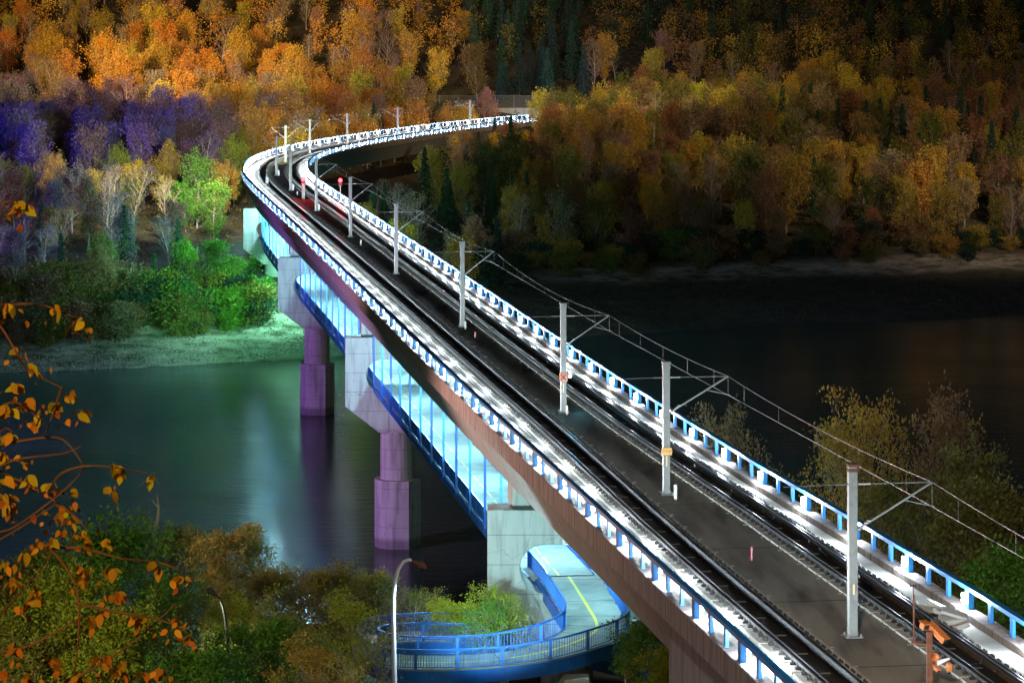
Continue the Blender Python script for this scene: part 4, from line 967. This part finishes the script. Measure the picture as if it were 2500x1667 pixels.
# near trees and bushes
KN = {}
KN['near'] = [broad('near', 12, 4.2, 110 + k, 30, 0.34, 0.12, M['bark'], limbs=26, twig=5, first=0.12, up=0.6, trunk_r=0.2) for k in range(3)]
KN['sparse'] = [broad('sparse', 12, 4.0, 120 + k, 12, 0.3, 0.11, M['barkpale'], limbs=26, twig=6, first=0.1, up=0.7, trunk_r=0.22) for k in range(3)]
KN['bush'] = [broad('bush', 12, 6.5, 130 + k, 36, 0.8, 0.17, M['bark'], limbs=24, twig=5, first=0.03, up=0.5, trunk_r=0.14) for k in range(2)]
near = [  # px, top py, depth, kind, colour, label
    (30, 1385, 112, 'near', 'olive', 'olive leafed tree in the bottom left corner behind the orange leaves'), (160, 1420, 104, 'near', 'yellow-green', 'yellow-green tree near the bottom left under the orange branch'),
    (300, 1300, 118, 'near', 'green', 'slender green tree beside the dead snag'), (255, 1480, 98, 'near', 'yellow-green', 'bright low yellow-green bush left of the dark street lamp'),
    (395, 1500, 100, 'sparse', 'yellow-green', 'thin limbed pale tree left of the dark street lamp'), (530, 1462, 117, 'sparse', 'yellow-green', 'pale grey-green tree lit by the dark street lamp'),
    (560, 1300, 150, 'near', 'olive', 'dark olive tree rising against the blue water'), (470, 1300, 158, 'near', 'olive', 'dark tree against the water right of the snag'),
    (650, 1400, 135, 'near', 'olive', 'olive tree with a leafy arm over the water'), (615, 1530, 106, 'near', 'green', 'vivid green bush at the bottom right of the dark street lamp'),
    (700, 1500, 112, 'sparse', 'olive', 'grey branched tree with sparse dull leaves at the bottom'), (800, 1400, 138, 'near', 'olive', 'round olive tree before the dark water'),
    (860, 1480, 116, 'sparse', 'yellow-green', 'leaning grey branched tree left of the tall street lamp'), (900, 1410, 150, 'near', 'olive', 'dark olive tree right behind the tall street lamp'),
    (1000, 1440, 152, 'sparse', 'olive', 'thin dark tree above the back of the ramp'), (760, 1590, 98, 'sparse', 'gold', 'low golden leaved bush at the bottom edge'),
    (200, 1600, 92, 'near', 'yellow-green', 'lowest bright bush at the bottom left'), (480, 1600, 92, 'near', 'green', 'low green bush at the foot of the dark street lamp'),
    (60, 1560, 94, 'near', 'olive', 'low olive bush at the left bottom corner'), (90, 1350, 135, 'near', 'olive', 'dim tree behind the orange branch at left'),
    (1110, 1470, 146.5, 'near', 'yellow-green', 'yellow-green bush inside the loop of the ramp'), (1235, 1440, 139.5, 'sparse', 'yellow-green', 'green bush inside the ramp in front of the pier'), (1170, 1475, 138.5, 'sparse', 'green', 'low green bush between ramp rails and pier'),
    (1600, 1525, 130, 'near', 'green', 'green bush between the ramp and the abutment'), (1640, 1590, 122, 'near', 'yellow-green', 'yellow-green bush against the abutment wall'),
    (2080, 1060, 150, 'sparse', 'gold', 'thin golden tree rising beyond the railing with the missing lamp'), (2140, 1015, 140, 'sparse', 'gold', 'golden leafed tree with a pale leading shoot beyond the railing'),
    (2290, 1010, 142, 'sparse', 'brown', 'dead topped tree beyond the railing at right'), (2330, 1120, 130, 'sparse', 'olive', 'olive tree below the dead topped one'), (2230, 1190, 134, 'sparse', 'olive', 'dim bushy tree close behind the railing'),
    (2470, 1200, 122, 'near', 'olive', 'olive tree at the right edge of the picture'), (2490, 1370, 108, 'near', 'green', 'green tree at the right edge low behind the railing'), (1810, 1020, 170, 'sparse', 'brown', 'faint small tree top against the dark water beyond the railing')]
for k, (px, py, u, kn, cn, lab) in enumerate(near):
    y = u * K; x = (px - 1250) * y / F; zt = HC - (py - 60) * y / F; z = ground(x, y); h = max(3.0, zt - z)
    me = KN[kn][k % len(KN[kn])]; root = thing('broadleaf_tree' if h > 8 else 'leafy_bush', (x, y, z), lab, 'tree' if h > 8 else 'bush'); sc = h / 12; c = COLS[cn]; rz = rt.uniform(0, 6.28)
    wd = min(0.95, max(sc, 0.62)) if kn != 'sparse' else min(0.85, max(sc, 0.55))
    for nm, m_ in (('trunk', me[0]), ('crown', me[1])):
        o = bpy.data.objects.new(nm, m_); COL.objects.link(o); o.parent = root; o.scale = (wd, wd, sc); o.rotation_euler.z = rz; o.color = (*c, 1)
# dead snag
y = 125 * K; pts = [Vector(((px - 1250) * y / F, y, HC - (py - 60) * y / F)) for px, py in ((352, 1440), (358, 1390), (366, 1340), (375, 1300), (384, 1270), (387, 1240), (383, 1207))]
pts.insert(0, Vector((pts[0].x, y, ground(pts[0].x, y))))
sn = MB().tube(pts, [.2, .17, .16, .14, .12, .1, .07, .02], 7).build('dead_snag', M['barkpale']); sn['label'] = 'leaning dead bare trunk standing up against the dark water'; sn['category'] = 'dead tree'
MB().tube([pts[4], pts[4] + Vector((0.8, 0, .05)), pts[4] + Vector((1.5, 0, -.1))], [.05, .03, .01], 5).tube([pts[6], pts[6] + Vector((-.4, 0, .5))], [.04, .01], 4).build('side_branch', M['barkpale'], sn)
# near ground scrub
cs = []
for k in range(2600):
    u = rng.uniform(84, 172); x = rng.uniform(-45, 45); yy = u * K
    z = ground(x, yy); R = rng.uniform(0.5, 1.3); n = 60
    if path_dist(x, yy) < 7.5 and u < 118: continue
    if -10 < x < 9 and 128 < u < 150: continue
    cs.append(rng.normal(size=(n, 3)) * np.array([R * .6, R * .6, R * .4]) + np.array([x, yy, z + R * .4]))
o = new('near_scrub', leaves_mesh('near_scrub', np.concatenate(cs), 0.09, 14), kind='stuff'); o.color = (0.13, 0.12, 0.03, 1)

# orange leafed branch close to the camera
DB = 9.0
def nb(x, y, dd=0.0):
    px, py = x * .6165, 700 + y * .6165; yy = DB + dd; return Vector(((px - 1250) * yy / F, yy, HC - (py - 60) * yy / F))
lines = [[(-40, 155), (0, 155), (60, 250), (110, 330), (245, 400)], [(245, 400), (200, 530), (175, 600)], [(-40, 620), (0, 625), (160, 598), (250, 605), (320, 690), (330, 730)], [(-40, 715), (0, 710), (80, 680), (250, 660), (320, 630)],
         [(215, 770), (250, 735), (330, 710), (430, 712), (580, 735)], [(-40, 985), (0, 970), (60, 950), (200, 850), (290, 770), (330, 720)], [(-40, 715), (0, 730), (60, 760), (160, 810), (300, 910), (340, 960)],
         [(200, 1035), (330, 1035), (480, 1075), (630, 1090), (720, 1125)], [(-30, 1330), (0, 1300), (90, 1200), (180, 1110), (210, 1000)], [(-40, 60), (20, 72), (100, 68), (180, 75), (280, 115), (330, 120)], [(-40, 1010), (0, 1000), (100, 940), (220, 860)],
         [(200, 1035), (300, 1180), (310, 1400), (280, 1600)], [(-30, -335), (20, -333), (60, -340)], [(300, 1250), (480, 1290), (640, 1320), (760, 1370)], [(280, 1560), (420, 1480), (560, 1380), (700, 1250)], [(-40, 1450), (120, 1420), (330, 1300)], [(-40, 500), (60, 455), (150, 520)], [(-20, 600), (20, 560), (50, 575)]]
clust = [(40, 80), (230, 85), (320, 130), (70, 255), (120, 310), (60, 385), (100, 450), (150, 520), (40, 580), (210, 455), (280, 420), (315, 490), (90, 680), (10, 660), (460, 700), (470, 745), (445, 805), (600, 750), (210, 790), (290, 810), (100, 760), (50, 860), (20, 830), (300, 920), (330, 960), (260, 900), (200, 990), (340, 1020), (430, 1010), (320, 1110), (440, 1110), (310, 1160), (110, 1050), (160, 1010), (60, 1160), (140, 1190), (620, 1100), (720, 1140), (460, 1210), (400, 1280), (340, 1320), (530, 1300), (570, 1330), (120, 1230), (20, 1090), (60, 1420), (200, 1480), (480, 1500), (560, 1520), (640, 1520), (760, 1380), (690, 1310), (20, 1520), (300, 1540), (400, 1470), (100, 1540), (50, -330), (85, -325), (30, 470), (10, 760), (160, 880), (100, 920), (250, 960)]
br = thing('leafy_branch', tuple(nb(-60, 900)), 'close branches with orange and red leaves hanging in from the left edge', 'branch')
MB().tube([nb(-50, 1900, .1), nb(-55, 1300), nb(-45, 700), nb(-42, 100), nb(-40, -340)], [.02, .018, .014, .01, .004], 7).build('stem', M['rust'], br)
rb = random.Random(8)
M['leafmat'] = foliage('near_leaf', 0.35, 0.3)
for L_ in lines:
    pts = [nb(a, b, rb.uniform(-.06, .06)) for a, b in L_]; n = len(pts)
    sm = []
    for i in range(n - 1):
        for t in (0, .33, .66):
            p0, p1, p2, p3 = pts[max(i - 1, 0)], pts[i], pts[i + 1], pts[min(i + 2, n - 1)]
            sm.append(0.5 * ((2 * p1) + (-p0 + p2) * t + (2 * p0 - 5 * p1 + 4 * p2 - p3) * t * t + (-p0 + 3 * p1 - 3 * p2 + p3) * t**3))
    sm.append(pts[-1]); m_ = len(sm)
    MB().tube(sm, [0.005 * (1 - .7 * k / m_) for k in range(m_)], 6).build('twig', M['rust'], br)
def leaf_shape():
    v = []; f = []; n = 6
    for i in range(n + 1):
        t = i / n; w = 0.36 * math.sin(math.pi * t ** 0.85) ** 0.9 * (1 - .25 * t); z = -0.25 * t * t
        v += [(-w, t, z + 0.10 * w), (0, t, z), (w, t, z + 0.10 * w)]
    for i in range(n):
        b = 3 * i; f += [(b, b + 1, b + 4, b + 3), (b + 1, b + 2, b + 5, b + 4)]
    return MB().add(v, f).mesh('leaf', M['leafmat'], True)
lm_ = leaf_shape(); nl = 0
for cx, cy in clust:
    lowness = min(1, max(0, (cy - 950) / 400))
    for k in range(rb.choice([4, 5, 5, 6])):
        if nl >= 296: break
        o = new('leaf', lm_, br); o.location = nb(cx + rb.uniform(-16, 16), cy + rb.uniform(-16, 16), rb.uniform(-.05, .05)); s_ = rb.uniform(0.026, 0.05)
        o.scale = (s_, s_, s_); o.rotation_euler = (rb.uniform(-2.2, -0.2), rb.uniform(-.9, .9), rb.uniform(0, 6.28)); nl += 1
        c = (0.80 - .15 * lowness, 0.44 - .20 * lowness, 0.03); o.color = (c[0] * rb.uniform(.7, 1.1), c[1] * rb.uniform(.6, 1.2), c[2], 1)
mb = MB(); lv = [Vector(v.co) for v in lm_.vertices]; lf = [tuple(p.vertices) for p in lm_.polygons]
for k in range(330):
    cx, cy = rb.choice(clust); cx += rb.gauss(0, 34); cy += abs(rb.gauss(0, 34))
    if cx > 420 and cy < 1150: continue
    Mx = Matrix.Translation(nb(cx, cy, rb.uniform(-.25, .5))) @ Matrix.Rotation(rb.uniform(0, 6.28), 4, 'Z') @ Matrix.Rotation(rb.uniform(-.9, .9), 4, 'Y') @ Matrix.Rotation(rb.uniform(-2.3, -.1), 4, 'X') @ Matrix.Scale(rb.uniform(.016, .036), 4)
    mb.add([Mx @ v for v in lv], lf)
o = mb.build('small_leaves', M['leafmat'], br, True, kind='stuff'); o.color = (0.62, 0.22, 0.03, 1)
print('leaves', nl)
